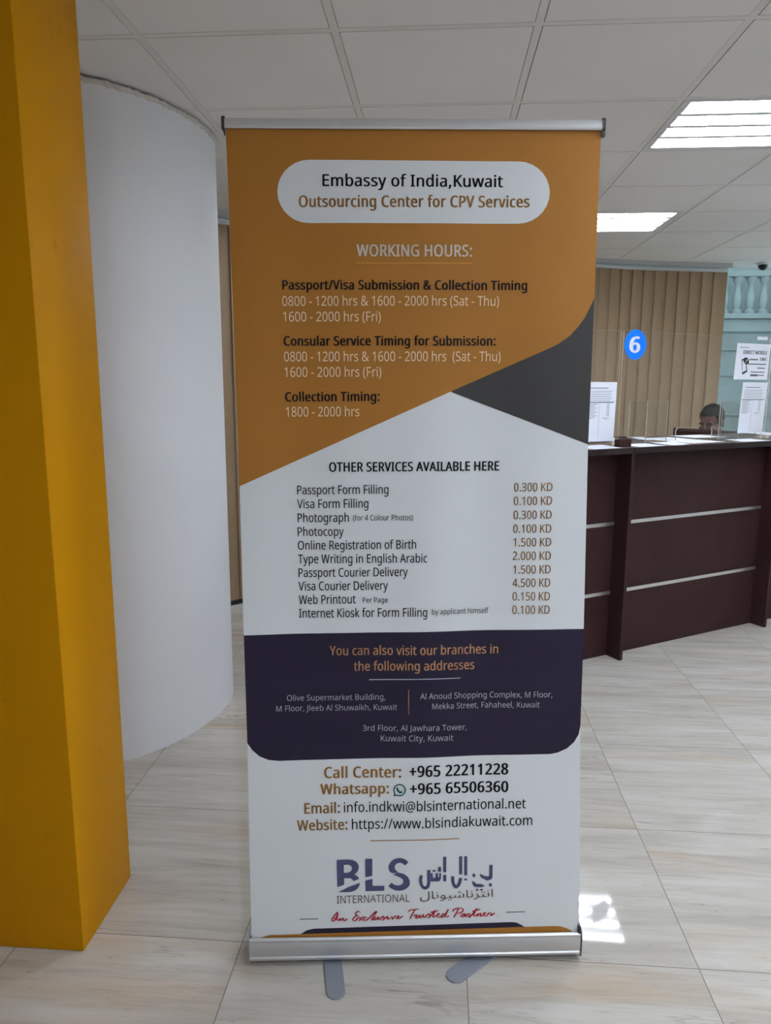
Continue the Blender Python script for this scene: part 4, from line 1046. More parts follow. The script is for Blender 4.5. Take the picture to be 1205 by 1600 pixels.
PRINT_STROKES = [
 ('logo', 'navy', [0.4347,0.1639,0.4341,0.1612,0.4333,0.1574,0.4327,0.1536,0.4325,0.1505,0.4324,0.1476,0.4327,0.1445,0.4333,0.1408,0.4342,0.1369,0.4354,0.1332,0.4371,0.1301,0.4391,0.1274,0.4415,0.1253,0.4442,0.1239,0.4472,0.1233,0.4501,0.1236,0.4530,0.1246,0.4557,0.1265,0.4581,0.1293,0.4597,0.1329,0.4606,0.1366,0.4611,0.1398,0.4615,0.1421,0.4615,0.1443,0.4616,0.1485,0.4616,0.1577,0.4616,0.1691,0.4616,0.1774], [0.4425,0.1618,0.4420,0.1592,0.4412,0.1556,0.4407,0.1523,0.4405,0.1499,0.4405,0.1479,0.4407,0.1455,0.4412,0.1425,0.4419,0.1393,0.4427,0.1368,0.4437,0.1349,0.4448,0.1335,0.4458,0.1326,0.4466,0.1322,0.4474,0.1320,0.4483,0.1321,0.4494,0.1325,0.4506,0.1333,0.4514,0.1342,0.4520,0.1359,0.4527,0.1386,0.4532,0.1415,0.4534,0.1431,0.4535,0.1446,0.4535,0.1487,0.4535,0.1578,0.4535,0.1693,0.4535,0.1775]),
 ('logo', 'navy', [0.5145,0.1585,0.5146,0.1557,0.5147,0.1514,0.5149,0.1472,0.5154,0.1435,0.5161,0.1397,0.5170,0.1361,0.5185,0.1327,0.5202,0.1296,0.5221,0.1270,0.5246,0.1251,0.5276,0.1244,0.5304,0.1249,0.5329,0.1262,0.5353,0.1281,0.5375,0.1308,0.5391,0.1340,0.5404,0.1375,0.5414,0.1411,0.5422,0.1453,0.5428,0.1495,0.5433,0.1525], [0.5226,0.1585,0.5226,0.1557,0.5227,0.1517,0.5230,0.1479,0.5234,0.1447,0.5239,0.1416,0.5246,0.1390,0.5256,0.1366,0.5268,0.1345,0.5277,0.1332,0.5279,0.1330,0.5275,0.1331,0.5276,0.1332,0.5286,0.1337,0.5298,0.1346,0.5308,0.1359,0.5318,0.1378,0.5327,0.1405,0.5335,0.1434,0.5343,0.1471,0.5349,0.1511,0.5353,0.1540]),
 ('slogan', 'crimson', [0.2232,0.0651,0.2218,0.0643,0.2197,0.0629,0.2173,0.0608,0.2145,0.0576,0.2116,0.0537,0.2092,0.0500,0.2074,0.0467,0.2061,0.0436,0.2056,0.0407,0.2068,0.0384,0.2086,0.0373,0.2107,0.0368,0.2132,0.0377,0.2159,0.0397,0.2186,0.0431,0.2211,0.0493,0.2234,0.0565,0.2247,0.0603,0.2216,0.0601,0.2207,0.0557,0.2199,0.0515,0.2193,0.0484,0.2188,0.0453,0.2189,0.0425,0.2202,0.0405,0.2219,0.0395,0.2242,0.0389,0.2267,0.0408,0.2289,0.0434,0.2289,0.0451,0.2273,0.0447,0.2263,0.0416,0.2279,0.0384,0.2311,0.0397,0.2342,0.0426,0.2365,0.0446,0.2368,0.0452,0.2366,0.0451,0.2362,0.0450,0.2358,0.0438,0.2350,0.0417,0.2353,0.0390,0.2373,0.0380,0.2394,0.0376,0.2417,0.0380,0.2442,0.0398,0.2466,0.0421,0.2482,0.0438], [0.2247,0.0622,0.2234,0.0613,0.2216,0.0601,0.2196,0.0582,0.2171,0.0552,0.2143,0.0514,0.2120,0.0479,0.2104,0.0449,0.2093,0.0423,0.2088,0.0407,0.2086,0.0399,0.2091,0.0391,0.2101,0.0397,0.2116,0.0406,0.2136,0.0423,0.2156,0.0450,0.2179,0.0507,0.2202,0.0578,0.2218,0.0622,0.2249,0.0596,0.2240,0.0550,0.2232,0.0507,0.2226,0.0476,0.2220,0.0448,0.2218,0.0431,0.2218,0.0420,0.2224,0.0412,0.2229,0.0418,0.2243,0.0434,0.2265,0.0460,0.2294,0.0468,0.2305,0.0437,0.2296,0.0408,0.2280,0.0408,0.2291,0.0425,0.2321,0.0454,0.2349,0.0475,0.2371,0.0475,0.2386,0.0465,0.2395,0.0447,0.2390,0.0426,0.2382,0.0406,0.2376,0.0402,0.2377,0.0400,0.2390,0.0403,0.2403,0.0410,0.2421,0.0426,0.2443,0.0448,0.2459,0.0464]),
 ('slogan', 'crimson', [0.2133,0.0438,0.2225,0.0479], [0.2122,0.0468,0.2214,0.0509]),
 ('slogan', 'crimson', [0.2820,0.0618,0.2807,0.0632,0.2787,0.0648,0.2764,0.0662,0.2734,0.0657,0.2706,0.0640,0.2685,0.0621,0.2671,0.0598,0.2666,0.0571,0.2680,0.0547,0.2705,0.0536,0.2734,0.0531,0.2737,0.0532,0.2735,0.0545,0.2708,0.0539,0.2677,0.0528,0.2650,0.0507,0.2624,0.0480,0.2604,0.0453,0.2595,0.0427,0.2597,0.0401,0.2611,0.0384,0.2628,0.0374,0.2651,0.0366,0.2680,0.0371,0.2711,0.0396,0.2741,0.0431,0.2765,0.0455,0.2777,0.0465,0.2781,0.0472,0.2786,0.0468,0.2792,0.0449,0.2802,0.0419,0.2821,0.0396,0.2846,0.0387,0.2871,0.0389,0.2888,0.0393], [0.2806,0.0604,0.2794,0.0617,0.2779,0.0635,0.2763,0.0638,0.2747,0.0628,0.2725,0.0612,0.2710,0.0596,0.2702,0.0582,0.2698,0.0569,0.2692,0.0561,0.2709,0.0555,0.2738,0.0551,0.2765,0.0540,0.2742,0.0516,0.2716,0.0510,0.2693,0.0499,0.2671,0.0480,0.2648,0.0455,0.2633,0.0434,0.2628,0.0419,0.2626,0.0408,0.2625,0.0399,0.2634,0.0391,0.2649,0.0392,0.2665,0.0400,0.2688,0.0423,0.2717,0.0457,0.2744,0.0483,0.2765,0.0495,0.2785,0.0493,0.2802,0.0483,0.2817,0.0460,0.2825,0.0431,0.2831,0.0411,0.2846,0.0412,0.2866,0.0418,0.2882,0.0422]),
 ('slogan', 'crimson', [0.2888,0.0512,0.2873,0.0501,0.2851,0.0484,0.2828,0.0465,0.2800,0.0442,0.2770,0.0416,0.2750,0.0397], [0.2906,0.0483,0.2892,0.0472,0.2870,0.0456,0.2847,0.0437,0.2820,0.0414,0.2791,0.0388,0.2770,0.0370]),
 ('slogan', 'crimson', [0.2979,0.0497,0.2964,0.0496,0.2941,0.0495,0.2916,0.0488,0.2896,0.0467,0.2882,0.0441,0.2875,0.0415,0.2886,0.0394,0.2904,0.0383,0.2925,0.0376,0.2952,0.0381,0.2984,0.0394,0.3023,0.0422,0.3074,0.0473,0.3132,0.0537,0.3178,0.0586,0.3207,0.0610,0.3223,0.0621,0.3226,0.0630,0.3214,0.0636,0.3208,0.0624,0.3197,0.0605,0.3178,0.0579,0.3154,0.0547,0.3131,0.0516,0.3111,0.0485,0.3094,0.0454,0.3083,0.0427,0.3086,0.0401,0.3105,0.0386,0.3131,0.0383,0.3160,0.0414,0.3192,0.0456,0.3208,0.0477,0.3178,0.0488,0.3161,0.0456,0.3149,0.0424,0.3161,0.0399,0.3180,0.0387,0.3207,0.0386,0.3237,0.0416,0.3268,0.0456,0.3281,0.0475,0.3258,0.0481,0.3247,0.0450,0.3241,0.0420,0.3256,0.0400,0.3272,0.0392,0.3292,0.0391,0.3313,0.0405,0.3335,0.0425,0.3356,0.0444,0.3376,0.0461,0.3396,0.0478,0.3402,0.0488,0.3395,0.0486,0.3394,0.0469,0.3396,0.0449,0.3402,0.0433,0.3404,0.0425,0.3403,0.0426,0.3398,0.0420,0.3384,0.0412,0.3373,0.0406,0.3363,0.0404,0.3353,0.0411,0.3345,0.0417], [0.2981,0.0471,0.2966,0.0470,0.2947,0.0466,0.2934,0.0459,0.2924,0.0444,0.2913,0.0425,0.2908,0.0413,0.2905,0.0408,0.2910,0.0400,0.2923,0.0403,0.2942,0.0410,0.2968,0.0424,0.3002,0.0450,0.3051,0.0499,0.3108,0.0563,0.3156,0.0613,0.3189,0.0639,0.3212,0.0651,0.3232,0.0647,0.3247,0.0627,0.3239,0.0606,0.3225,0.0583,0.3205,0.0555,0.3180,0.0524,0.3158,0.0493,0.3140,0.0464,0.3124,0.0436,0.3116,0.0417,0.3113,0.0410,0.3110,0.0404,0.3112,0.0412,0.3135,0.0439,0.3166,0.0480,0.3190,0.0506,0.3209,0.0469,0.3191,0.0438,0.3182,0.0418,0.3179,0.0414,0.3183,0.0408,0.3189,0.0415,0.3212,0.0441,0.3243,0.0481,0.3271,0.0505,0.3291,0.0471,0.3280,0.0438,0.3274,0.0418,0.3269,0.0415,0.3273,0.0416,0.3279,0.0421,0.3293,0.0433,0.3314,0.0453,0.3335,0.0472,0.3357,0.0490,0.3379,0.0507,0.3404,0.0511,0.3423,0.0494,0.3426,0.0471,0.3426,0.0454,0.3428,0.0443,0.3435,0.0428,0.3432,0.0405,0.3414,0.0391,0.3394,0.0382,0.3374,0.0380,0.3357,0.0389,0.3345,0.0397,0.3336,0.0403]),
 ('slogan', 'crimson', [0.3427,0.0409,0.3457,0.0433,0.3498,0.0466,0.3517,0.0484,0.3500,0.0488,0.3486,0.0458,0.3478,0.0427,0.3496,0.0408,0.3512,0.0400,0.3532,0.0399,0.3554,0.0410,0.3574,0.0427,0.3588,0.0439], [0.3408,0.0437,0.3438,0.0462,0.3480,0.0495,0.3516,0.0510,0.3532,0.0476,0.3518,0.0443,0.3511,0.0425,0.3505,0.0423,0.3513,0.0423,0.3522,0.0428,0.3535,0.0439,0.3554,0.0455,0.3567,0.0467]),
 ('slogan', 'crimson', [0.3590,0.0493,0.3595,0.0486,0.3600,0.0475,0.3604,0.0462,0.3606,0.0444,0.3608,0.0421,0.3610,0.0405], [0.3610,0.0507,0.3615,0.0499,0.3623,0.0487,0.3631,0.0471,0.3636,0.0449,0.3639,0.0425,0.3641,0.0409]),
 ('slogan', 'crimson', [0.3638,0.0394,0.3651,0.0410,0.3669,0.0432,0.3687,0.0453,0.3703,0.0471,0.3719,0.0487,0.3730,0.0499], [0.3613,0.0419,0.3626,0.0435,0.3644,0.0457,0.3662,0.0478,0.3679,0.0497,0.3696,0.0514,0.3707,0.0525]),
 ('slogan', 'crimson', [0.3718,0.0421,0.3726,0.0424,0.3739,0.0428,0.3754,0.0435,0.3770,0.0444,0.3787,0.0455,0.3802,0.0466,0.3813,0.0479,0.3819,0.0494,0.3805,0.0510,0.3792,0.0518,0.3774,0.0516,0.3756,0.0505,0.3743,0.0483,0.3731,0.0456,0.3734,0.0428,0.3754,0.0416,0.3777,0.0407,0.3807,0.0410,0.3844,0.0430,0.3885,0.0459,0.3914,0.0480], [0.3709,0.0451,0.3717,0.0454,0.3728,0.0458,0.3740,0.0465,0.3754,0.0473,0.3769,0.0484,0.3780,0.0493,0.3784,0.0500,0.3786,0.0503,0.3798,0.0497,0.3795,0.0490,0.3787,0.0486,0.3781,0.0479,0.3773,0.0465,0.3764,0.0445,0.3759,0.0438,0.3760,0.0431,0.3776,0.0433,0.3796,0.0440,0.3828,0.0459,0.3867,0.0488,0.3896,0.0509]),
 ('slogan', 'crimson', [0.3577,0.0579,0.3590,0.0567], [0.3589,0.0594,0.3602,0.0582]),
 ('slogan', 'crimson', [0.4070,0.0611,0.4076,0.0622,0.4084,0.0637,0.4094,0.0648,0.4113,0.0654,0.4141,0.0655,0.4177,0.0657,0.4224,0.0662,0.4276,0.0667,0.4313,0.0671], [0.4040,0.0630,0.4047,0.0642,0.4059,0.0662,0.4082,0.0677,0.4110,0.0681,0.4140,0.0681,0.4174,0.0684,0.4221,0.0689,0.4273,0.0694,0.4310,0.0698]),
 ('slogan', 'crimson', [0.4205,0.0684,0.4184,0.0647,0.4154,0.0593,0.4127,0.0542,0.4104,0.0494,0.4085,0.0449,0.4071,0.0418], [0.4234,0.0664,0.4213,0.0627,0.4184,0.0574,0.4157,0.0523,0.4135,0.0477,0.4116,0.0432,0.4102,0.0401]),
 ('slogan', 'crimson', [0.4194,0.0476,0.4209,0.0488,0.4229,0.0505,0.4243,0.0515,0.4255,0.0519,0.4266,0.0519,0.4260,0.0520,0.4250,0.0506,0.4228,0.0479,0.4212,0.0452,0.4222,0.0425,0.4242,0.0413,0.4270,0.0414,0.4302,0.0445,0.4338,0.0487,0.4355,0.0508,0.4331,0.0516,0.4318,0.0484,0.4310,0.0453,0.4325,0.0432,0.4344,0.0420,0.4370,0.0425,0.4399,0.0456,0.4429,0.0498,0.4442,0.0518,0.4422,0.0523,0.4413,0.0492,0.4410,0.0461,0.4422,0.0441,0.4440,0.0429,0.4467,0.0434,0.4507,0.0467,0.4555,0.0512,0.4586,0.0539,0.4581,0.0543,0.4577,0.0528,0.4578,0.0504,0.4585,0.0484,0.4588,0.0471,0.4588,0.0469,0.4581,0.0462,0.4562,0.0454,0.4546,0.0448,0.4535,0.0446,0.4524,0.0450,0.4517,0.0454], [0.4174,0.0504,0.4189,0.0517,0.4212,0.0534,0.4235,0.0544,0.4257,0.0542,0.4276,0.0533,0.4293,0.0510,0.4277,0.0482,0.4255,0.0455,0.4244,0.0440,0.4240,0.0440,0.4244,0.0436,0.4252,0.0444,0.4278,0.0471,0.4314,0.0513,0.4343,0.0538,0.4364,0.0503,0.4350,0.0470,0.4343,0.0450,0.4339,0.0447,0.4343,0.0446,0.4350,0.0453,0.4373,0.0481,0.4403,0.0522,0.4431,0.0548,0.4455,0.0516,0.4446,0.0483,0.4442,0.0462,0.4439,0.0456,0.4439,0.0455,0.4450,0.0464,0.4486,0.0495,0.4534,0.0540,0.4574,0.0569,0.4604,0.0556,0.4609,0.0528,0.4608,0.0508,0.4612,0.0494,0.4619,0.0474,0.4616,0.0447,0.4594,0.0432,0.4570,0.0425,0.4548,0.0422,0.4531,0.0428,0.4518,0.0437,0.4511,0.0441]),
 ('slogan', 'crimson', [0.4615,0.0458,0.4658,0.0515,0.4717,0.0591,0.4745,0.0629,0.4716,0.0621,0.4686,0.0555,0.4663,0.0500,0.4656,0.0471,0.4670,0.0449,0.4693,0.0442,0.4739,0.0458,0.4798,0.0486,0.4842,0.0511,0.4861,0.0534,0.4848,0.0559,0.4827,0.0569,0.4808,0.0556,0.4788,0.0535,0.4773,0.0510,0.4769,0.0482,0.4776,0.0454,0.4797,0.0439,0.4826,0.0432,0.4862,0.0438,0.4896,0.0450,0.4921,0.0472,0.4939,0.0499,0.4952,0.0516,0.4967,0.0523,0.4987,0.0526,0.5003,0.0526], [0.4588,0.0482,0.4632,0.0539,0.4691,0.0616,0.4736,0.0659,0.4748,0.0606,0.4717,0.0538,0.4695,0.0485,0.4689,0.0465,0.4677,0.0463,0.4686,0.0471,0.4727,0.0488,0.4784,0.0516,0.4824,0.0540,0.4829,0.0547,0.4835,0.0544,0.4838,0.0539,0.4831,0.0529,0.4814,0.0511,0.4805,0.0495,0.4802,0.0481,0.4801,0.0466,0.4802,0.0455,0.4823,0.0459,0.4854,0.0467,0.4880,0.0479,0.4896,0.0497,0.4912,0.0523,0.4934,0.0545,0.4962,0.0552,0.4986,0.0552,0.5002,0.0551]),
 ('slogan', 'crimson', [0.4931,0.0544,0.4913,0.0525,0.4889,0.0498,0.4871,0.0470,0.4881,0.0441,0.4901,0.0429,0.4924,0.0420,0.4949,0.0431,0.4974,0.0453,0.5001,0.0487,0.5037,0.0549,0.5075,0.0621,0.5094,0.0656,0.5055,0.0653,0.5028,0.0594,0.5004,0.0542,0.4991,0.0510,0.4982,0.0484,0.4985,0.0457,0.5004,0.0445,0.5024,0.0436,0.5046,0.0435,0.5069,0.0444,0.5092,0.0459,0.5106,0.0470], [0.4955,0.0517,0.4937,0.0499,0.4915,0.0474,0.4904,0.0459,0.4901,0.0455,0.4907,0.0444,0.4918,0.0449,0.4930,0.0460,0.4949,0.0479,0.4973,0.0509,0.5007,0.0568,0.5045,0.0640,0.5068,0.0681,0.5087,0.0635,0.5059,0.0576,0.5036,0.0525,0.5023,0.0495,0.5016,0.0474,0.5011,0.0467,0.5010,0.0458,0.5025,0.0460,0.5038,0.0464,0.5054,0.0474,0.5073,0.0488,0.5088,0.0499]),
 ('slogan', 'crimson', [0.4616,0.0575,0.4818,0.0619], [0.4610,0.0604,0.4812,0.0647]),
 ('slogan', 'crimson', [0.5208,0.0591,0.5212,0.0604,0.5218,0.0621,0.5228,0.0635,0.5248,0.0648,0.5277,0.0660,0.5309,0.0669,0.5345,0.0676,0.5383,0.0679,0.5414,0.0678,0.5436,0.0672,0.5448,0.0656,0.5449,0.0643,0.5445,0.0628,0.5436,0.0607,0.5419,0.0588,0.5385,0.0573,0.5338,0.0562,0.5303,0.0554], [0.5175,0.0604,0.5180,0.0618,0.5189,0.0642,0.5208,0.0663,0.5236,0.0678,0.5268,0.0690,0.5303,0.0698,0.5342,0.0703,0.5383,0.0704,0.5418,0.0699,0.5443,0.0685,0.5466,0.0670,0.5480,0.0646,0.5478,0.0615,0.5463,0.0584,0.5435,0.0559,0.5393,0.0544,0.5344,0.0533,0.5309,0.0526]),
 ('slogan', 'crimson', [0.5330,0.0685,0.5311,0.0645,0.5283,0.0589,0.5258,0.0538,0.5237,0.0498,0.5217,0.0463,0.5204,0.0439], [0.5361,0.0666,0.5342,0.0627,0.5314,0.0570,0.5289,0.0519,0.5267,0.0478,0.5247,0.0443,0.5233,0.0419]),
 ('slogan', 'crimson', [0.5504,0.0537,0.5485,0.0536,0.5458,0.0535,0.5430,0.0528,0.5409,0.0507,0.5394,0.0480,0.5391,0.0452,0.5410,0.0436,0.5430,0.0424,0.5458,0.0426,0.5489,0.0454,0.5520,0.0490,0.5533,0.0509,0.5508,0.0518,0.5495,0.0489,0.5490,0.0457,0.5512,0.0442,0.5534,0.0435,0.5560,0.0442,0.5578,0.0467,0.5592,0.0496,0.5601,0.0512,0.5614,0.0518,0.5634,0.0518,0.5632,0.0514,0.5624,0.0506,0.5603,0.0481,0.5588,0.0455,0.5598,0.0427,0.5623,0.0410,0.5661,0.0426,0.5719,0.0499,0.5789,0.0598,0.5830,0.0652,0.5796,0.0651,0.5761,0.0585,0.5732,0.0528,0.5720,0.0497,0.5716,0.0471,0.5733,0.0452,0.5755,0.0443,0.5784,0.0446,0.5812,0.0455,0.5835,0.0478,0.5853,0.0504,0.5843,0.0519,0.5831,0.0511,0.5824,0.0478,0.5818,0.0453], [0.5506,0.0511,0.5488,0.0510,0.5463,0.0507,0.5447,0.0499,0.5436,0.0484,0.5426,0.0464,0.5421,0.0456,0.5418,0.0450,0.5430,0.0449,0.5442,0.0456,0.5465,0.0480,0.5495,0.0516,0.5521,0.0539,0.5541,0.0503,0.5527,0.0474,0.5521,0.0461,0.5518,0.0459,0.5530,0.0463,0.5539,0.0470,0.5549,0.0487,0.5563,0.0517,0.5585,0.0542,0.5614,0.0543,0.5640,0.0532,0.5664,0.0514,0.5651,0.0483,0.5630,0.0457,0.5621,0.0445,0.5618,0.0441,0.5619,0.0437,0.5637,0.0453,0.5692,0.0523,0.5762,0.0622,0.5809,0.0680,0.5827,0.0633,0.5791,0.0566,0.5763,0.0510,0.5753,0.0484,0.5749,0.0471,0.5741,0.0466,0.5753,0.0469,0.5776,0.0475,0.5794,0.0485,0.5809,0.0503,0.5826,0.0528,0.5855,0.0534,0.5865,0.0504,0.5857,0.0468,0.5851,0.0443]),
 ('slogan', 'crimson', [0.5848,0.0436,0.5859,0.0451,0.5873,0.0472,0.5887,0.0489,0.5900,0.0500,0.5914,0.0509,0.5920,0.0515,0.5914,0.0518,0.5909,0.0517,0.5908,0.0510,0.5902,0.0494,0.5892,0.0471,0.5897,0.0444,0.5919,0.0435,0.5942,0.0439,0.5966,0.0450,0.5994,0.0468,0.6024,0.0492,0.6047,0.0513,0.6058,0.0533,0.6050,0.0554,0.6032,0.0564,0.6013,0.0558,0.5992,0.0544,0.5975,0.0523,0.5971,0.0494,0.5978,0.0464,0.5999,0.0446,0.6029,0.0440,0.6066,0.0448,0.6100,0.0462,0.6122,0.0486,0.6135,0.0512,0.6143,0.0525,0.6160,0.0531,0.6185,0.0528,0.6189,0.0520,0.6182,0.0518,0.6165,0.0498,0.6151,0.0476,0.6169,0.0456,0.6186,0.0447,0.6208,0.0452,0.6238,0.0472,0.6271,0.0499,0.6295,0.0518], [0.5820,0.0460,0.5831,0.0475,0.5847,0.0497,0.5864,0.0516,0.5883,0.0529,0.5902,0.0539,0.5919,0.0541,0.5936,0.0531,0.5942,0.0515,0.5941,0.0498,0.5934,0.0478,0.5925,0.0458,0.5917,0.0458,0.5916,0.0463,0.5931,0.0469,0.5950,0.0480,0.5975,0.0497,0.6003,0.0520,0.6022,0.0538,0.6025,0.0544,0.6031,0.0540,0.6037,0.0535,0.6029,0.0528,0.6014,0.0516,0.6007,0.0506,0.6004,0.0493,0.6003,0.0474,0.6005,0.0462,0.6025,0.0468,0.6056,0.0478,0.6081,0.0491,0.6094,0.0509,0.6107,0.0535,0.6130,0.0555,0.6161,0.0554,0.6190,0.0544,0.6216,0.0529,0.6210,0.0496,0.6192,0.0474,0.6184,0.0464,0.6175,0.0469,0.6182,0.0475,0.6193,0.0482,0.6219,0.0501,0.6251,0.0527,0.6274,0.0547]),
 ('slogan', 'crimson', [0.5706,0.0577,0.5909,0.0629], [0.5700,0.0606,0.5902,0.0658]),
 ('slogan', 'crimson', [0.6344,0.0441,0.6364,0.0428], [0.6351,0.0454,0.6371,0.0441]),
 ('contact', 'teal', [0.3713,0.3792,0.3731,0.3857,0.3733,0.3880,0.3722,0.3903,0.3716,0.3923,0.3713,0.3943,0.3712,0.3964,0.3716,0.3985,0.3722,0.4005,0.3731,0.4023,0.3742,0.4040,0.3756,0.4055,0.3772,0.4067,0.3790,0.4077,0.3809,0.4083,0.3829,0.4086,0.3849,0.4086,0.3868,0.4083,0.3887,0.4076,0.3905,0.4067,0.3921,0.4055,0.3935,0.4040,0.3947,0.4023,0.3956,0.4004,0.3962,0.3984,0.3965,0.3964,0.3965,0.3943,0.3962,0.3922,0.3956,0.3903,0.3947,0.3884,0.3936,0.3867,0.3922,0.3852,0.3906,0.3840,0.3888,0.3830,0.3869,0.3824,0.3849,0.3821,0.3829,0.3821,0.3809,0.3824,0.3756,0.3838,0.3693,0.3812], [0.3684,0.3802,0.3701,0.3865,0.3703,0.3872,0.3694,0.3890,0.3686,0.3915,0.3682,0.3941,0.3682,0.3967,0.3686,0.3993,0.3693,0.4017,0.3705,0.4040,0.3719,0.4061,0.3736,0.4080,0.3756,0.4095,0.3778,0.4107,0.3802,0.4115,0.3826,0.4119,0.3851,0.4119,0.3875,0.4115,0.3899,0.4107,0.3921,0.4095,0.3941,0.4079,0.3958,0.4061,0.3973,0.4040,0.3984,0.4017,0.3992,0.3992,0.3996,0.3966,0.3996,0.3940,0.3992,0.3915,0.3985,0.3890,0.3973,0.3867,0.3959,0.3846,0.3941,0.3827,0.3922,0.3812,0.3900,0.3800,0.3876,0.3792,0.3852,0.3788,0.3827,0.3788,0.3803,0.3792,0.3759,0.3805,0.3704,0.3782]),
 ('contact', 'teal', [0.3755,0.4024,0.3755,0.4013,0.3755,0.3996,0.3759,0.3974,0.3766,0.3953,0.3776,0.3929,0.3789,0.3908,0.3805,0.3890,0.3824,0.3876,0.3849,0.3866,0.3876,0.3868,0.3899,0.3876,0.3914,0.3881], [0.3803,0.4024,0.3803,0.4014,0.3803,0.4001,0.3805,0.3988,0.3811,0.3972,0.3819,0.3954,0.3828,0.3940,0.3837,0.3929,0.3848,0.3921,0.3855,0.3917,0.3866,0.3918,0.3884,0.3924,0.3898,0.3930]),
]
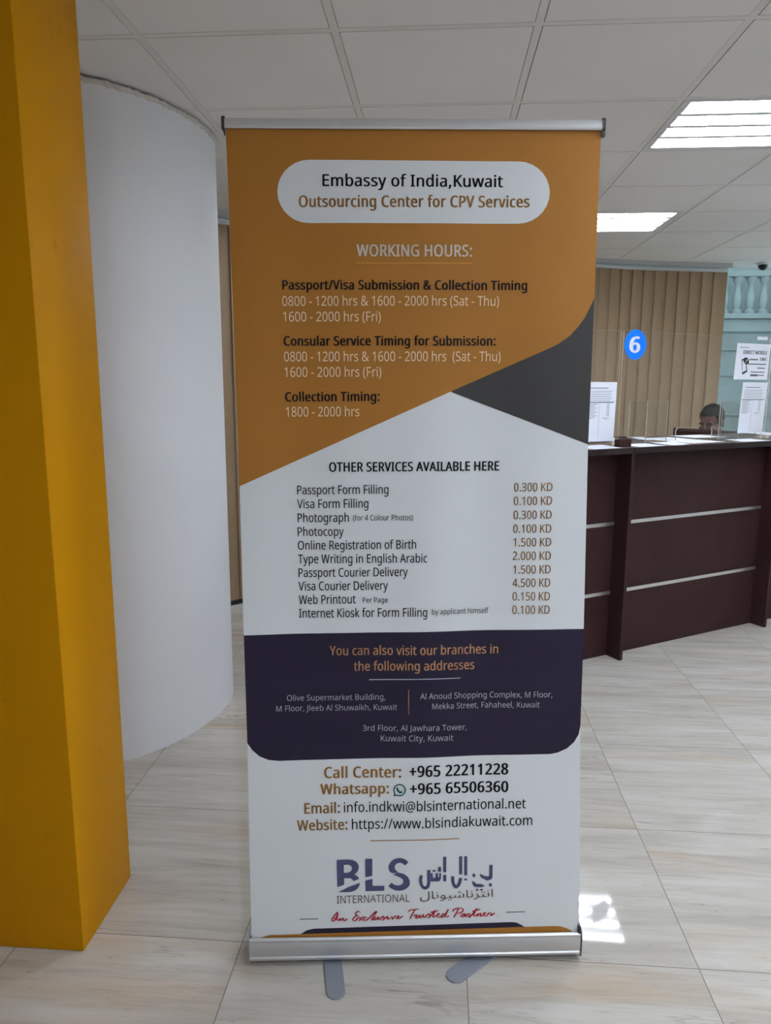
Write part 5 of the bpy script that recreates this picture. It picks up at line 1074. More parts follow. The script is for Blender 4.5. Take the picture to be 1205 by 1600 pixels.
ARABIC_LINE = [
 [0.4349,0.0960,0.4350,0.0976,0.4366,0.1014,0.4395,0.1006,0.4383,0.0975,0.4382,0.0963,0.4386,0.0945,0.4400,0.0931,0.4434,0.0918,0.4464,0.0916,0.4499,0.0919,0.4525,0.0928,0.4543,0.0943,0.4554,0.0964,0.4560,0.1007,0.4552,0.1182,0.4586,0.1182,0.4593,0.1019,0.4590,0.0980,0.4579,0.0945,0.4555,0.0917,0.4544,0.0909,0.4517,0.0898,0.4462,0.0891,0.4434,0.0892,0.4407,0.0898,0.4384,0.0907,0.4365,0.0920,0.4353,0.0938,0.4350,0.0948],
 [0.4738,0.0964,0.4718,0.0965,0.4701,0.0966,0.4677,0.0973,0.4664,0.0986,0.4658,0.1004,0.4649,0.1183,0.4682,0.1184,0.4690,0.1026,0.4694,0.1003,0.4697,0.0998,0.4708,0.0992,0.4747,0.0989,0.4754,0.0986,0.4757,0.0975,0.4752,0.0969,0.4743,0.0965],
 [0.4738,0.0964,0.4742,0.0990,0.4781,0.0994,0.4793,0.1004,0.4796,0.1017,0.4793,0.1035,0.4773,0.1081,0.4806,0.1090,0.4823,0.1044,0.4827,0.1022,0.4823,0.1001,0.4808,0.0980,0.4795,0.0973,0.4770,0.0967],
 [0.4790,0.1122,0.4784,0.1122,0.4772,0.1129,0.4770,0.1141,0.4779,0.1150,0.4790,0.1152,0.4800,0.1150,0.4809,0.1141,0.4807,0.1130,0.4795,0.1123],
 [0.4871,0.0897,0.4863,0.0922,0.4908,0.0930,0.4933,0.0938,0.4953,0.0950,0.4967,0.0965,0.4975,0.0999,0.4970,0.1024,0.4957,0.1041,0.4948,0.1046,0.4933,0.1047,0.4922,0.1042,0.4910,0.1029,0.4906,0.1011,0.4909,0.1002,0.4919,0.0996,0.4935,0.0993,0.5049,0.0994,0.5058,0.0988,0.5057,0.0976,0.5050,0.0971,0.5039,0.0969,0.4930,0.0968,0.4898,0.0974,0.4883,0.0983,0.4874,0.0997,0.4876,0.1022,0.4882,0.1038,0.4899,0.1057,0.4914,0.1066,0.4932,0.1072,0.4954,0.1072,0.4975,0.1065,0.4992,0.1050,0.5003,0.1028,0.5007,0.0998,0.5000,0.0963,0.4980,0.0935,0.4965,0.0924,0.4946,0.0915,0.4899,0.0901],
 [0.5039,0.0969,0.5043,0.0994,0.5075,0.0997,0.5093,0.1006,0.5099,0.1018,0.5111,0.1058,0.5143,0.1054,0.5136,0.1029,0.5136,0.1006,0.5141,0.1002,0.5159,0.0998,0.5205,0.0995,0.5211,0.0988,0.5209,0.0978,0.5202,0.0973,0.5192,0.0971,0.5143,0.0974,0.5130,0.0978,0.5122,0.0984,0.5114,0.1002,0.5127,0.1002,0.5113,0.0985,0.5095,0.0976,0.5072,0.0971],
 [0.5142,0.0912,0.5137,0.0913,0.5125,0.0920,0.5123,0.0931,0.5132,0.0941,0.5142,0.0943,0.5152,0.0941,0.5162,0.0932,0.5160,0.0920,0.5148,0.0913],
 [0.5086,0.0912,0.5081,0.0912,0.5069,0.0919,0.5067,0.0930,0.5076,0.0940,0.5086,0.0942,0.5096,0.0940,0.5106,0.0931,0.5104,0.0919,0.5092,0.0912],
 [0.5192,0.0971,0.5196,0.0996,0.5217,0.0998,0.5230,0.1005,0.5241,0.1023,0.5252,0.1058,0.5283,0.1052,0.5274,0.1014,0.5282,0.1002,0.5310,0.0998,0.5335,0.1002,0.5342,0.1008,0.5349,0.1019,0.5360,0.1062,0.5391,0.1058,0.5384,0.1016,0.5389,0.1005,0.5397,0.1002,0.5421,0.1000,0.5447,0.1004,0.5458,0.1015,0.5459,0.1035,0.5436,0.1091,0.5469,0.1101,0.5487,0.1054,0.5491,0.1032,0.5486,0.1007,0.5478,0.0994,0.5466,0.0985,0.5441,0.0976,0.5398,0.0976,0.5376,0.0983,0.5367,0.0992,0.5362,0.1005,0.5376,0.1005,0.5360,0.0985,0.5346,0.0978,0.5305,0.0973,0.5283,0.0975,0.5269,0.0980,0.5258,0.0990,0.5253,0.1006,0.5265,0.1008,0.5248,0.0984,0.5224,0.0974],
 [0.5367,0.1143,0.5361,0.1143,0.5349,0.1150,0.5347,0.1161,0.5356,0.1171,0.5366,0.1173,0.5376,0.1171,0.5386,0.1162,0.5384,0.1150,0.5372,0.1143],
 [0.5339,0.1108,0.5334,0.1109,0.5321,0.1116,0.5319,0.1127,0.5329,0.1137,0.5339,0.1139,0.5349,0.1137,0.5358,0.1128,0.5356,0.1116,0.5344,0.1109],
 [0.5394,0.1109,0.5389,0.1110,0.5377,0.1117,0.5375,0.1128,0.5384,0.1137,0.5394,0.1140,0.5404,0.1138,0.5414,0.1128,0.5412,0.1117,0.5400,0.1110],
 [0.5630,0.0978,0.5610,0.0978,0.5593,0.0980,0.5570,0.0987,0.5556,0.0999,0.5550,0.1018,0.5540,0.1197,0.5573,0.1197,0.5582,0.1040,0.5586,0.1017,0.5589,0.1012,0.5600,0.1006,0.5639,0.1003,0.5647,0.1000,0.5650,0.0988,0.5645,0.0982,0.5636,0.0978],
 [0.5630,0.0978,0.5634,0.1003,0.5673,0.1007,0.5686,0.1018,0.5688,0.1030,0.5685,0.1048,0.5665,0.1094,0.5698,0.1104,0.5716,0.1057,0.5719,0.1036,0.5716,0.1014,0.5701,0.0994,0.5688,0.0987,0.5663,0.0980],
 [0.5681,0.1136,0.5676,0.1136,0.5664,0.1143,0.5662,0.1154,0.5671,0.1164,0.5681,0.1166,0.5691,0.1164,0.5701,0.1155,0.5699,0.1144,0.5687,0.1136],
 [0.5742,0.0910,0.5730,0.0933,0.5765,0.0944,0.5792,0.0957,0.5811,0.0971,0.5823,0.0986,0.5832,0.1008,0.5831,0.1025,0.5823,0.1046,0.5803,0.1075,0.5833,0.1086,0.5875,0.1015,0.5887,0.1009,0.5915,0.1006,0.5920,0.1001,0.5921,0.0992,0.5916,0.0986,0.5907,0.0982,0.5891,0.0982,0.5873,0.0986,0.5855,0.0998,0.5848,0.1015,0.5861,0.1009,0.5859,0.0996,0.5856,0.0984,0.5840,0.0961,0.5806,0.0935,0.5754,0.0912],
 [0.5902,0.0982,0.5906,0.1007,0.5938,0.1010,0.5955,0.1019,0.5962,0.1031,0.5973,0.1071,0.6005,0.1067,0.5998,0.1041,0.5999,0.1019,0.6004,0.1015,0.6022,0.1010,0.6067,0.1008,0.6074,0.1001,0.6072,0.0991,0.6065,0.0986,0.6054,0.0984,0.6006,0.0987,0.5992,0.0991,0.5984,0.0997,0.5977,0.1015,0.5989,0.1014,0.5975,0.0998,0.5958,0.0988,0.5934,0.0983],
 [0.6010,0.1104,0.6004,0.1104,0.5992,0.1111,0.5990,0.1122,0.5999,0.1132,0.6010,0.1134,0.6020,0.1132,0.6029,0.1123,0.6027,0.1111,0.6015,0.1104],
 [0.5954,0.1103,0.5949,0.1103,0.5936,0.1110,0.5934,0.1121,0.5943,0.1131,0.5954,0.1133,0.5964,0.1131,0.5973,0.1122,0.5971,0.1111,0.5959,0.1103],
 [0.6054,0.0984,0.6058,0.1009,0.6097,0.1013,0.6110,0.1024,0.6112,0.1037,0.6109,0.1055,0.6088,0.1101,0.6121,0.1110,0.6140,0.1063,0.6143,0.1042,0.6140,0.1020,0.6125,0.1000,0.6112,0.0993,0.6087,0.0987],
 [0.6105,0.1142,0.6100,0.1143,0.6087,0.1150,0.6085,0.1161,0.6095,0.1170,0.6105,0.1173,0.6115,0.1171,0.6124,0.1161,0.6122,0.1150,0.6110,0.1143],
 [0.6202,0.0988,0.6192,0.1207,0.6225,0.1208,0.6235,0.0988],
]
PRINT_AREAS = {
 'orange': [0.0000,1.9774,0.8499,1.9787,0.8453,1.6242,0.8421,1.6041,0.8352,1.5838,0.8239,1.5606,0.8094,1.5402,0.7889,1.5182,0.7638,1.5006,0.7444,1.4910,0.5101,1.3887,0.0070,1.1645],
 'dark': [0.5101,1.3887,0.7444,1.4910,0.7638,1.5006,0.7889,1.5182,0.8094,1.5402,0.8239,1.5606,0.8352,1.5838,0.8421,1.6041,0.8453,1.6242,0.8394,1.2660],
 'purple': [0.0057,0.7996,0.8405,0.8133,0.8386,0.5634,0.8347,0.5397,0.8239,0.5194,0.8064,0.5025,0.7840,0.4916,0.7646,0.4875,0.0843,0.4751,0.0572,0.4784,0.0352,0.4886,0.0182,0.5047,0.0093,0.5240,0.0059,0.5457],
 'pill': [0.1837,1.7679,0.1677,1.7696,0.1526,1.7746,0.1392,1.7828,0.1281,1.7936,0.1199,1.8066,0.1149,1.8211,0.1135,1.8364,0.1157,1.8516,0.1214,1.8661,0.1302,1.8790,0.1418,1.8898,0.1555,1.8980,0.1707,1.9031,0.1866,1.9049,0.6632,1.9035,0.6792,1.9020,0.6943,1.8971,0.7080,1.8892,0.7195,1.8787,0.7283,1.8660,0.7339,1.8518,0.7360,1.8368,0.7345,1.8218,0.7294,1.8075,0.7211,1.7946,0.7099,1.7837,0.6964,1.7756,0.6812,1.7704,0.6652,1.7686],
 'band_purple': [0.1200,-0.0008,0.1300,0.0062,0.1417,0.0140,0.1598,0.0182,0.6701,0.0264,0.6835,0.0254,0.6936,0.0206,0.7037,0.0141,0.7139,0.0084,0.7146,-0.0374,0.1193,-0.0332],
 'band_orange': [0.0114,-0.0128,0.0281,-0.0024,0.0479,0.0029,0.7791,0.0132,0.7976,0.0121,0.8145,0.0074,0.8282,-0.0004,0.8385,-0.0089,0.8392,-0.0402,0.0106,-0.0397],
}



_glyph_cache = {}


def glyph(ch, wt):
    """Filled flat mesh of one letter at cap height 1; wt thickens its strokes (thousandths of cap height)."""
    key = (ch, wt)
    if key in _glyph_cache:
        return _glyph_cache[key]
    adv, sp = GLYPHS[ch]
    vs, fs = [], []
    if sp:
        v0, f0 = fill([[(s[i] / 1000, s[i + 1] / 1000) for i in range(0, len(s), 2)] for s in sp])
        w = max(0, wt) / 1000
        for dx, dy in (((0, 0),) if w < 0.003 else ((-w, 0), (w, 0), (0, 0.35 * w), (0, -0.35 * w))):
            base = len(vs)
            vs += [(x + dx, y + dy) for x, y in v0]
            fs += [tuple(base + i for i in f) for f in f0]
    _glyph_cache[key] = (adv / 1000, (vs, fs))
    return _glyph_cache[key]


def fill(loops, offset=0.0):
    cu = bpy.data.curves.new('outline', 'CURVE')
    cu.dimensions = '2D'
    cu.fill_mode = 'BOTH'
    for l in loops:
        s = cu.splines.new('POLY')
        s.points.add(len(l) - 1)
        for p, q in zip(s.points, l):
            p.co = (q[0], q[1], 0, 1)
        s.use_cyclic_u = True
    if offset:
        cu.offset = offset
    o = bpy.data.objects.new('outline', cu)
    COL.objects.link(o)
    dg = bpy.context.evaluated_depsgraph_get()
    me = o.evaluated_get(dg).to_mesh()
    vs = [(v.co.x, v.co.y) for v in me.vertices]
    fs = [tuple(p.vertices) for p in me.polygons]
    o.evaluated_get(dg).to_mesh_clear()
    bpy.data.objects.remove(o)
    bpy.data.curves.remove(cu)
    return vs, fs


def layout(text, wt):
    """List of (x, verts, faces) for a line of text at cap height 1, and its ink extents."""
    x, items, lo, hi = 0.0, [], None, None
    for ch in text:
        adv, (vs, fs) = glyph(ch, wt)
        if vs:
            a, b = min(v[0] for v in vs) + x, max(v[0] for v in vs) + x
            lo = a if lo is None else min(lo, a)
            hi = b if hi is None else max(hi, b)
            items.append((x, vs, fs))
        x += adv + max(0, wt) / 1000 * 1.1
    return items, lo, hi


# ------------------------------------------------------------------ roll-up banner
SBL, SBR = Vector((-0.4596, 1.6273, 0.08)), Vector((0.3893, 1.7159, 0.08))
STL, STR = Vector((-0.4892, 1.7293, 2.055)), Vector((0.3542, 1.7917, 2.055))
SW, SH = 0.85, 1.976
EDGE = [(-0.1, 0.0, 0.85), (0.0, 0.0005, 0.849), (0.28, 0.003, 0.845), (0.55, 0.006, 0.8386), (0.8, 0.0057, 0.8405), (1.25, 0.0075, 0.8392), (1.62, 0.004, 0.8452), (1.98, 0.0, 0.85)]


def sheet_edges(v):
    for a, b in zip(EDGE, EDGE[1:]):
        if v <= b[0]:
            t = (v - a[0]) / (b[0] - a[0])
            return a[1] + (b[1] - a[1]) * t, a[2] + (b[2] - a[2]) * t
    return EDGE[-1][1:]


def sheet_point(u, v, lift=0.0):
    """A point on the hanging print: u across, v up from the base (metres)."""
    a, b = u / SW, v / SH
    p = SBL * ((1 - a) * (1 - b)) + SBR * (a * (1 - b)) + STL * ((1 - a) * b) + STR * (a * b)
    du = (SBR - SBL) * (1 - b) + (STR - STL) * b
    dv = (STL - SBL) * (1 - a) + (STR - SBR) * a
    n = du.cross(dv).normalized()
    slack = max(0.0, 4 * b * (1 - b))
    rip = slack * (0.0028 * sin(2 * pi * u / 0.41 + 0.9 + 0.7 * v) + 0.0015 * sin(2 * pi * u / 0.23 + 2.1 - 0.9 * v))
    return p + n * (lift + rip)


INK = {k: mat('ink_' + k, srgb(*c), 0.5, spec=0.15) for k, c in {
    'ink': (22, 21, 28), 'brown': (158, 115, 62), 'pale': (226, 216, 204), 'cream': (236, 216, 188), 'tan': (204, 150, 108),
    'white': (216, 216, 226), 'gold': (212, 160, 78), 'umber': (100, 86, 72), 'navy': (82, 82, 116), 'crimson': (166, 34, 46),
    'teal': (24, 84, 80)}.items()}
PRINT = {'white': mat('print_white', srgb(232, 236, 240), 0.48), 'orange': mat('print_orange', srgb(168, 113, 44), 0.5, spec=0.25),
         'dark': mat('print_dark', srgb(58, 57, 57), 0.5, spec=0.25), 'purple': mat('print_purple', srgb(38, 32, 53), 0.5, spec=0.2)}

banner = thing('roll_up_banner', 'tall orange and white roll-up banner stand facing the camera', 'banner stand', (-0.035, 1.70, 0))


def grid_cut(bm, step=0.025):
    """Cut flat shapes along a square lattice so that they can follow the sheet."""
    for k in range(1, int(0.86 / step) + 1):
        bmesh.ops.bisect_plane(bm, geom=bm.verts[:] + bm.edges[:] + bm.faces[:], plane_co=(k * step, 0, 0), plane_no=(1, 0, 0), dist=1e-6)
    for k in range(0, int(2.0 / (step * 2)) + 1):
        bmesh.ops.bisect_plane(bm, geom=bm.verts[:] + bm.edges[:] + bm.faces[:], plane_co=(0, k * step * 2, 0), plane_no=(0, 1, 0), dist=1e-6)


def hang(bm, lift, trim=False):
    for v in bm.verts:
        u, w = v.co.x, v.co.y
        v.co = sheet_point(u, w, lift)


# the sheet itself: front and back, cut on the same lattice
bm = bmesh.new()
left = [(sheet_edges(v)[0], v) for v in [k * 0.05 for k in range(0, 40)] + [1.978]]
right = [(sheet_edges(v)[1], v) for v in [k * 0.05 for k in range(0, 40)] + [1.978]]
left = [(0.0005, -0.03)] + left
right = [(0.849, -0.03)] + right
f0 = bm.faces.new([bm.verts.new((u, v, 0)) for u, v in right + left[::-1]])
bmesh.ops.triangulate(bm, faces=[f0])
grid_cut(bm)
hang(bm, 0.0)
back = bmesh.ops.duplicate(bm, geom=bm.faces[:])
bvs = [g for g in back['geom'] if isinstance(g, bmesh.types.BMVert)]
bfs = [g for g in back['geom'] if isinstance(g, bmesh.types.BMFace)]
for v in bvs:
    v.co += Vector((-0.1 * 0.0006, 0.0006, 0))
bmesh.ops.reverse_faces(bm, faces=bfs)
sheet = obj('printed_sheet', bm, PRINT['white'], banner, smooth=60)


def area(name, key, m, lift, parent):
    pts = PRINT_AREAS[key]
    pts = [(pts[i], pts[i + 1]) for i in range(0, len(pts), 2)]
    out = []
    for u, v in pts:                       # keep the shape on the sheet
        l, r = sheet_edges(v)
        if key in ('orange', 'dark', 'purple'):
            if u < l + 0.004:
                u = l
            if u > r - 0.004:
                u = r
            v = min(v, 1.978)
        out.append((u, v))
    # follow the side edges between corners
    full = []
    for a, b in zip(out, out[1:] + out[:1]):
        full.append(a)
        for side in (0, 1):
            if abs(a[0] - sheet_edges(a[1])[side]) < 1e-6 and abs(b[0] - sheet_edges(b[1])[side]) < 1e-6 and abs(a[1] - b[1]) > 0.06:
                n = int(abs(a[1] - b[1]) / 0.05)
                for k in range(1, n):
                    v = a[1] + (b[1] - a[1]) * k / n
                    full.append((sheet_edges(v)[side], v))
    bm = bmesh.new()
    vs, fs = fill([full])
    bvs = [bm.verts.new((x, y, 0)) for x, y in vs]
    for f in fs:
        try:
            bm.faces.new([bvs[i] for i in f])
        except ValueError:
            pass
    grid_cut(bm)
    hang(bm, lift)
    return obj(name, bm, m, parent, smooth=60)


area('orange_field', 'orange', PRINT['orange'], 0.00035, sheet)['label'] = 'orange field with the opening hours'
area('dark_field', 'dark', PRINT['dark'], 0.00035, sheet)['label'] = 'dark grey wedge'
area('purple_field', 'purple', PRINT['purple'], 0.00035, sheet)['label'] = 'dark purple address panel'
area('purple_band', 'band_purple', PRINT['purple'], 0.00035, sheet)['label'] = 'purple band at the foot'
area('orange_band', 'band_orange', PRINT['orange'], 0.0007, sheet)['label'] = 'orange band at the foot'
area('title_pill', 'pill', PRINT['white'], 0.0007, sheet)['label'] = 'white rounded title panel'

GROUP_NAME = {'title': ('title_lettering', 'black and brown title lettering'), 'hours': ('hours_heading', 'pale underlined heading'),
              'submission': ('submission_hours', 'topmost block of opening hours'), 'consular': ('consular_hours', 'middle block of opening hours'),
              'collection': ('collection_hours', 'lowest block of opening hours'),
              'servhead': ('services_heading', 'black services heading'), 'services': ('service_names', 'black list of services'),
              'prices': ('service_prices', 'brown column of prices'), 'branch': ('branches_heading', 'tan branches heading'),
              'address': ('address_lettering', 'pale address lettering'),
              'contact': ('contact_lettering', 'telephone and web lettering'), 'logo': ('company_logo', 'navy letter logo in two scripts'),
              'slogan': ('slogan', 'red handwritten slogan'),
              'ruleleft': ('slogan_rule', 'short rule left of the slogan'), 'ruleright': ('slogan_rule', 'short rule right of the slogan')}
for grp, (name, lab) in GROUP_NAME.items():
    verts, faces, mids, used = [], [], [], []

    def midx(c):
        if c not in used:
            used.append(c)
        return used.index(c)

    def put(vs, fs, c, lift):
        base = len(verts)
        for u, v in vs:
            verts.append(sheet_point(u, v, lift))
        for f in fs:
            faces.append(tuple(base + i for i in f))
            mids.append(midx(c))
    LIFT = 0.0011
    for g_, text, c, wt, u0, v0, u1, v1, cap in TEXT_LINES:
        if g_ != grp:
            continue
        items, lo, hi = layout(text, wt)
        sx = (u1 - u0) / (hi - lo)
        sl = (v1 - v0) / (u1 - u0)
        for x, vs, fs in items:
            put([(u0 + (x + a - lo) * sx, v0 + (x + a - lo) * sx * sl + b * cap) for a, b in vs], fs, c, LIFT)
    for g_, c, a, h in PRINT_SHAPES:
        if g_ != grp:
            continue
        loops = [[(l[i], l[i + 1]) for i in range(0, len(l), 2)] for l in (a, h) if l]
        vs, fs = fill(loops)
        cutm = bmesh.new()
        cv = [cutm.verts.new((x, y, 0)) for x, y in vs]
        for f in fs:
            cutm.faces.new([cv[i] for i in f])
        grid_cut(cutm)
        cutm.verts.index_update()
        put([(v.co.x, v.co.y) for v in cutm.verts], [tuple(v.index for v in f.verts) for f in cutm.faces], c, LIFT)
        cutm.free()
    for g_, c, a, b in PRINT_STROKES:
        if g_ != grp:
            continue
        n = len(a) // 2
        vs = [(a[2 * i], a[2 * i + 1]) for i in range(n)] + [(b[2 * i], b[2 * i + 1]) for i in range(n)]
        put(vs, [(i, i + 1, n + i + 1, n + i) for i in range(n - 1)], c, LIFT)
    if grp == 'logo':
        loops = [[(l[i], l[i + 1]) for i in range(0, len(l), 2)] for l in ARABIC_LINE]
        vs, fs = fill(loops)
        put(vs, fs, 'umber', LIFT)
    me = bpy.data.meshes.new(name)
    me.from_pydata([tuple(v) for v in verts], [], faces)
    bmx = bmesh.new()
    bmx.from_mesh(me)
    bmx.normal_update()
    for f, mi in zip(bmx.faces, mids):
        f.material_index = mi
        if f.normal.y > 0:
            f.normal_flip()
    bmx.to_mesh(me)
    bmx.free()
    link(name, me, [INK[c] for c in used], sheet)['label'] = lab

# base housing: extruded aluminium profile
BF = Frame((-0.4596, 1.6273, 0), radians(5.958))
prof = [(-0.0085, 0.014), (-0.0110, 0.019), (-0.0110, 0.023), (-0.0085, 0.026), (-0.0100, 0.036), (-0.0105, 0.050), (-0.0095, 0.062), (-0.0080, 0.0655), (-0.0095, 0.068),
        (-0.0095, 0.073), (-0.0060, 0.077), (-0.0035, 0.0775), (-0.0035, 0.060), (0.0060, 0.060), (0.0060, 0.079), (0.020, 0.085), (0.045, 0.083), (0.068, 0.070), (0.080, 0.048), (0.080, 0.020), (0.074, 0.012), (0.0, 0.011)]
bm = bmesh.new()
prism(bm, [BF(-0.004, o, z) for o, z in prof], BF.d * 0.860)
obj('base_housing', bm, M['aluminium'], banner, smooth=25)
capp = [(-0.0115, 0.012), (-0.0125, 0.030), (-0.0125, 0.060), (-0.0110, 0.078), (-0.003, 0.084), (0.020, 0.089), (0.047, 0.087), (0.071, 0.073), (0.084, 0.050), (0.084, 0.018), (0.076, 0.009), (0.0, 0.008)]
for s in (-0.0075, 0.856):
    bm = bmesh.new()
    prism(bm, [BF(s, o, z) for o, z in capp], BF.d * 0.0035)
    o = obj('end_cap', bm, M['dark_plastic'] if s > 0 else M['steel'], banner)
bm = bmesh.new()
box(bm, BF, 0.8495, 0.856, -0.008, 0.006, 0.070, 0.096, bevel=0.001)
obj('slot_stop', bm, M['black'], banner)


def foot(pivot, tip, width, bm):
    """Flat steel foot, rounded at its outer end."""
    a, b = Vector(pivot), Vector(tip)
    d = (b - a).normalized()
    n = Vector((-d.y, d.x, 0))
    r = width / 2
    c = b - d * r
    pts = [a + n * r, a - n * r]
    pts += [c + (-n * cos(t) + d * sin(t)) * r for t in [k * pi / 14 for k in range(0, 15)]]
    pts = [p + Vector((0, 0, 0.0005)) for p in pts]
    fs = prism(bm, pts, Vector((0, 0, 0.0045)))
    bmesh.ops.recalc_face_normals(bm, faces=fs)
    es = {e for e in fs[-1].edges}
    bmesh.ops.bevel(bm, geom=list(es), offset=0.0008, segments=1, affect='EDGES')


bm = bmesh.new()
foot((-0.268, 1.715, 0), (-0.2245, 1.531, 0), 0.0465, bm)
tube(bm, [(-0.268, 1.690, 0.005), (-0.268, 1.690, 0.0115)], 0.009, 16)
obj('foot', bm, M['steel'], banner, smooth=30)
bm = bmesh.new()
foot((0.215, 1.770, 0), (0.050, 1.610, 0), 0.0485, bm)
tube(bm, [(0.196, 1.752, 0.005), (0.196, 1.752, 0.0115)], 0.009, 16)
obj('foot', bm, M['steel'], banner, smooth=30)

# top rail with end caps, and the pole behind that holds it
RF = Frame((STL.x, STL.y, 0), math.atan2(STR.y - STL.y, STR.x - STL.x))
RW = (STR - STL).length
bm = bmesh.new()
prof = [(-0.006, 2.049), (-0.0085, 2.053), (-0.0085, 2.066), (-0.0065, 2.070), (0.004, 2.071), (0.007, 2.066), (0.007, 2.052), (0.003, 2.049)]
prism(bm, [RF(-0.001, o, z) for o, z in prof], RF.d * (RW + 0.002))
obj('top_rail', bm, M['aluminium'], banner, smooth=30)
for s, h0 in ((-0.0075, 2.046), (RW + 0.001, 2.050)):
    bm = bmesh.new()
    prism(bm, [RF(s, o, z) for o, z in [(-0.0105, h0), (-0.0105, 2.070), (-0.006, 2.0745), (0.006, 2.0745), (0.009, 2.068), (0.009, h0)]], RF.d * 0.0065)
    if s < 0:     # the left cap has a tongue that hangs beside the sheet
        prism(bm, [RF(-0.004, o, z) for o, z in [(-0.004, 2.036), (-0.004, h0), (0.004, h0), (0.004, 2.036)]], RF.d * 0.003)
    else:
        box(bm, RF, s + 0.0005, s + 0.0075, -0.006, 0.006, 2.036, h0)
    obj('rail_cap', bm, M['dark_plastic'], banner)
bm = bmesh.new()
tube(bm, [BF(0.425, 0.045, 0.083), RF(RW / 2, 0.011, 2.06)], 0.008, 12)
obj('support_pole', bm, M['aluminium'], banner, smooth=60)


# ------------------------------------------------------------------ notices on the acrylic
def on_screen(pts, off):
    return [CF(s, off, z) for s, z in pts]


def sheet_of_paper(name, label, cat, s0, s1, z0, z1, off, skew=0.0, bars=(), texts=(), shapes=(), group=None):
    """Printed sheet stuck on the screen; (a, b) in bars and texts run 0-1 across and up the page."""
    t = bmesh.new()
    w, h = s1 - s0, z1 - z0

    def at(a, b, lift):
        return CF(s0 + a * w + skew * (b - 0.5), off - lift, z0 + b * h)
    q = [at(0, 0, 0), at(1, 0, 0), at(1, 1, 0), at(0, 1, 0)]
    prism(t, q, CF.n * 0.0004, mi=0)
    for a0, b0, a1, b1, mi in bars:
        f = t.faces.new([t.verts.new(at(a, b, 0.0003)) for a, b in ((a0, b0), (a1, b0), (a1, b1), (a0, b1))])
        f.material_index = mi
    for text, a0, a1, b0, cap, wt in texts:
        items, lo, hi = layout(text, wt)
        sx = (a1 - a0) / (hi - lo)
        for x, vs, fs in items:
            nv = [t.verts.new(at(a0 + (x + p[0] - lo) * sx, b0 + p[1] * cap, 0.0003)) for p in vs]
            for f in fs:
                t.faces.new([nv[i] for i in f]).material_index = 2
    for loop in shapes:
        vs, fs = fill(loop)
        nv = [t.verts.new(at(a, b, 0.0003)) for a, b in vs]
        for f in fs:
            t.faces.new([nv[i] for i in f]).material_index = 2
    for f in t.faces:
        f.normal_update()
        if f.material_index and f.normal.dot(CF.n) > 0:
            f.normal_flip()
    o = obj(name, t, [M['paper'], M['paper_ink'], M['black_ink']])
    tag(o, label, cat, group)
    return o


def price_bars():
    b = [(0.12, 0.895, 0.72, 0.907, 1)]
    for k in range(6):
        b.append((0.10, 0.845 - k * 0.030, 0.86 - 0.05 * (k % 2), 0.851 - k * 0.030, 1))
    b.append((0.04, 0.655, 0.94, 0.668, 2))
    for k in range(12):
        b.append((0.06, 0.632 - k * 0.022, 0.40 - 0.06 * (k % 3), 0.638 - k * 0.022, 1))
        if k < 10:
            b.append((0.70, 0.632 - k * 0.022, 0.80, 0.638 - k * 0.022, 1))
    b.append((0.46, 0.06, 0.466, 0.65, 1))
    b.append((0.56, 0.395, 0.82, 0.401, 1))
    b.append((0.64, 0.372, 0.74, 0.378, 1))
    return b


PL = price_bars()
sheet_of_paper('price_notice', 'long white price list on the left screen, touching the banner edge', 'notice', -0.20, 0.012, 1.190, 1.500, 0.1488, 0.004, PL, group='price lists on the screens')
sheet_of_paper('price_notice', 'long white price list under the mobile notice on the right screen', 'notice', 1.015, 1.243, 1.203, 1.504, 0.1488, 0.012, PL, group='price lists on the screens')
phone = [(0.17, 0.56), (0.29, 0.60), (0.38, 0.22), (0.24, 0.13)]
phone_hole = [(0.195, 0.53), (0.275, 0.555), (0.345, 0.26), (0.24, 0.20)]
blob = [(0.31 + 0.085 * cos(k * pi / 10) - 0.02 * sin(k * pi / 10), 0.52 + 0.095 * sin(k * pi / 10)) for k in range(20)]
cut = [(0.27, 0.475), (0.29, 0.46), (0.36, 0.555), (0.34, 0.57)]
sheet_of_paper('mobile_notice', 'white notice about direct mobile messages on the right screen', 'notice', 0.938, 1.240, 1.520, 1.729, 0.1488, 0.010,
               bars=[(0.08, 0.88, 0.35, 0.895, 1), (0.40, 0.545, 0.66, 0.58, 1), (0.36, 0.42, 0.92, 0.45, 1), (0.66, 0.31, 0.90, 0.34, 1),
                     (0.48, 0.20, 0.90, 0.225, 1), (0.48, 0.11, 0.90, 0.135, 1), (0.48, 0.095, 0.70, 0.15, 1)],
               texts=[('DIRECT MOBILE', 0.20, 0.91, 0.71, 0.10, 60), ('SMS', 0.71, 0.92, 0.535, 0.085, 60)],
               shapes=[[phone, phone_hole], [blob, cut]])
bm = bmesh.new()
prism(bm, on_screen([(1.115, 1.752), (1.207, 1.7535), (1.207, 1.772), (1.115, 1.7705)], 0.1484), CF.n * 0.0005)
o = obj('small_label', bm, M['paper'])
tag(o, 'tiny white label strip at the top of the right screen', 'label')

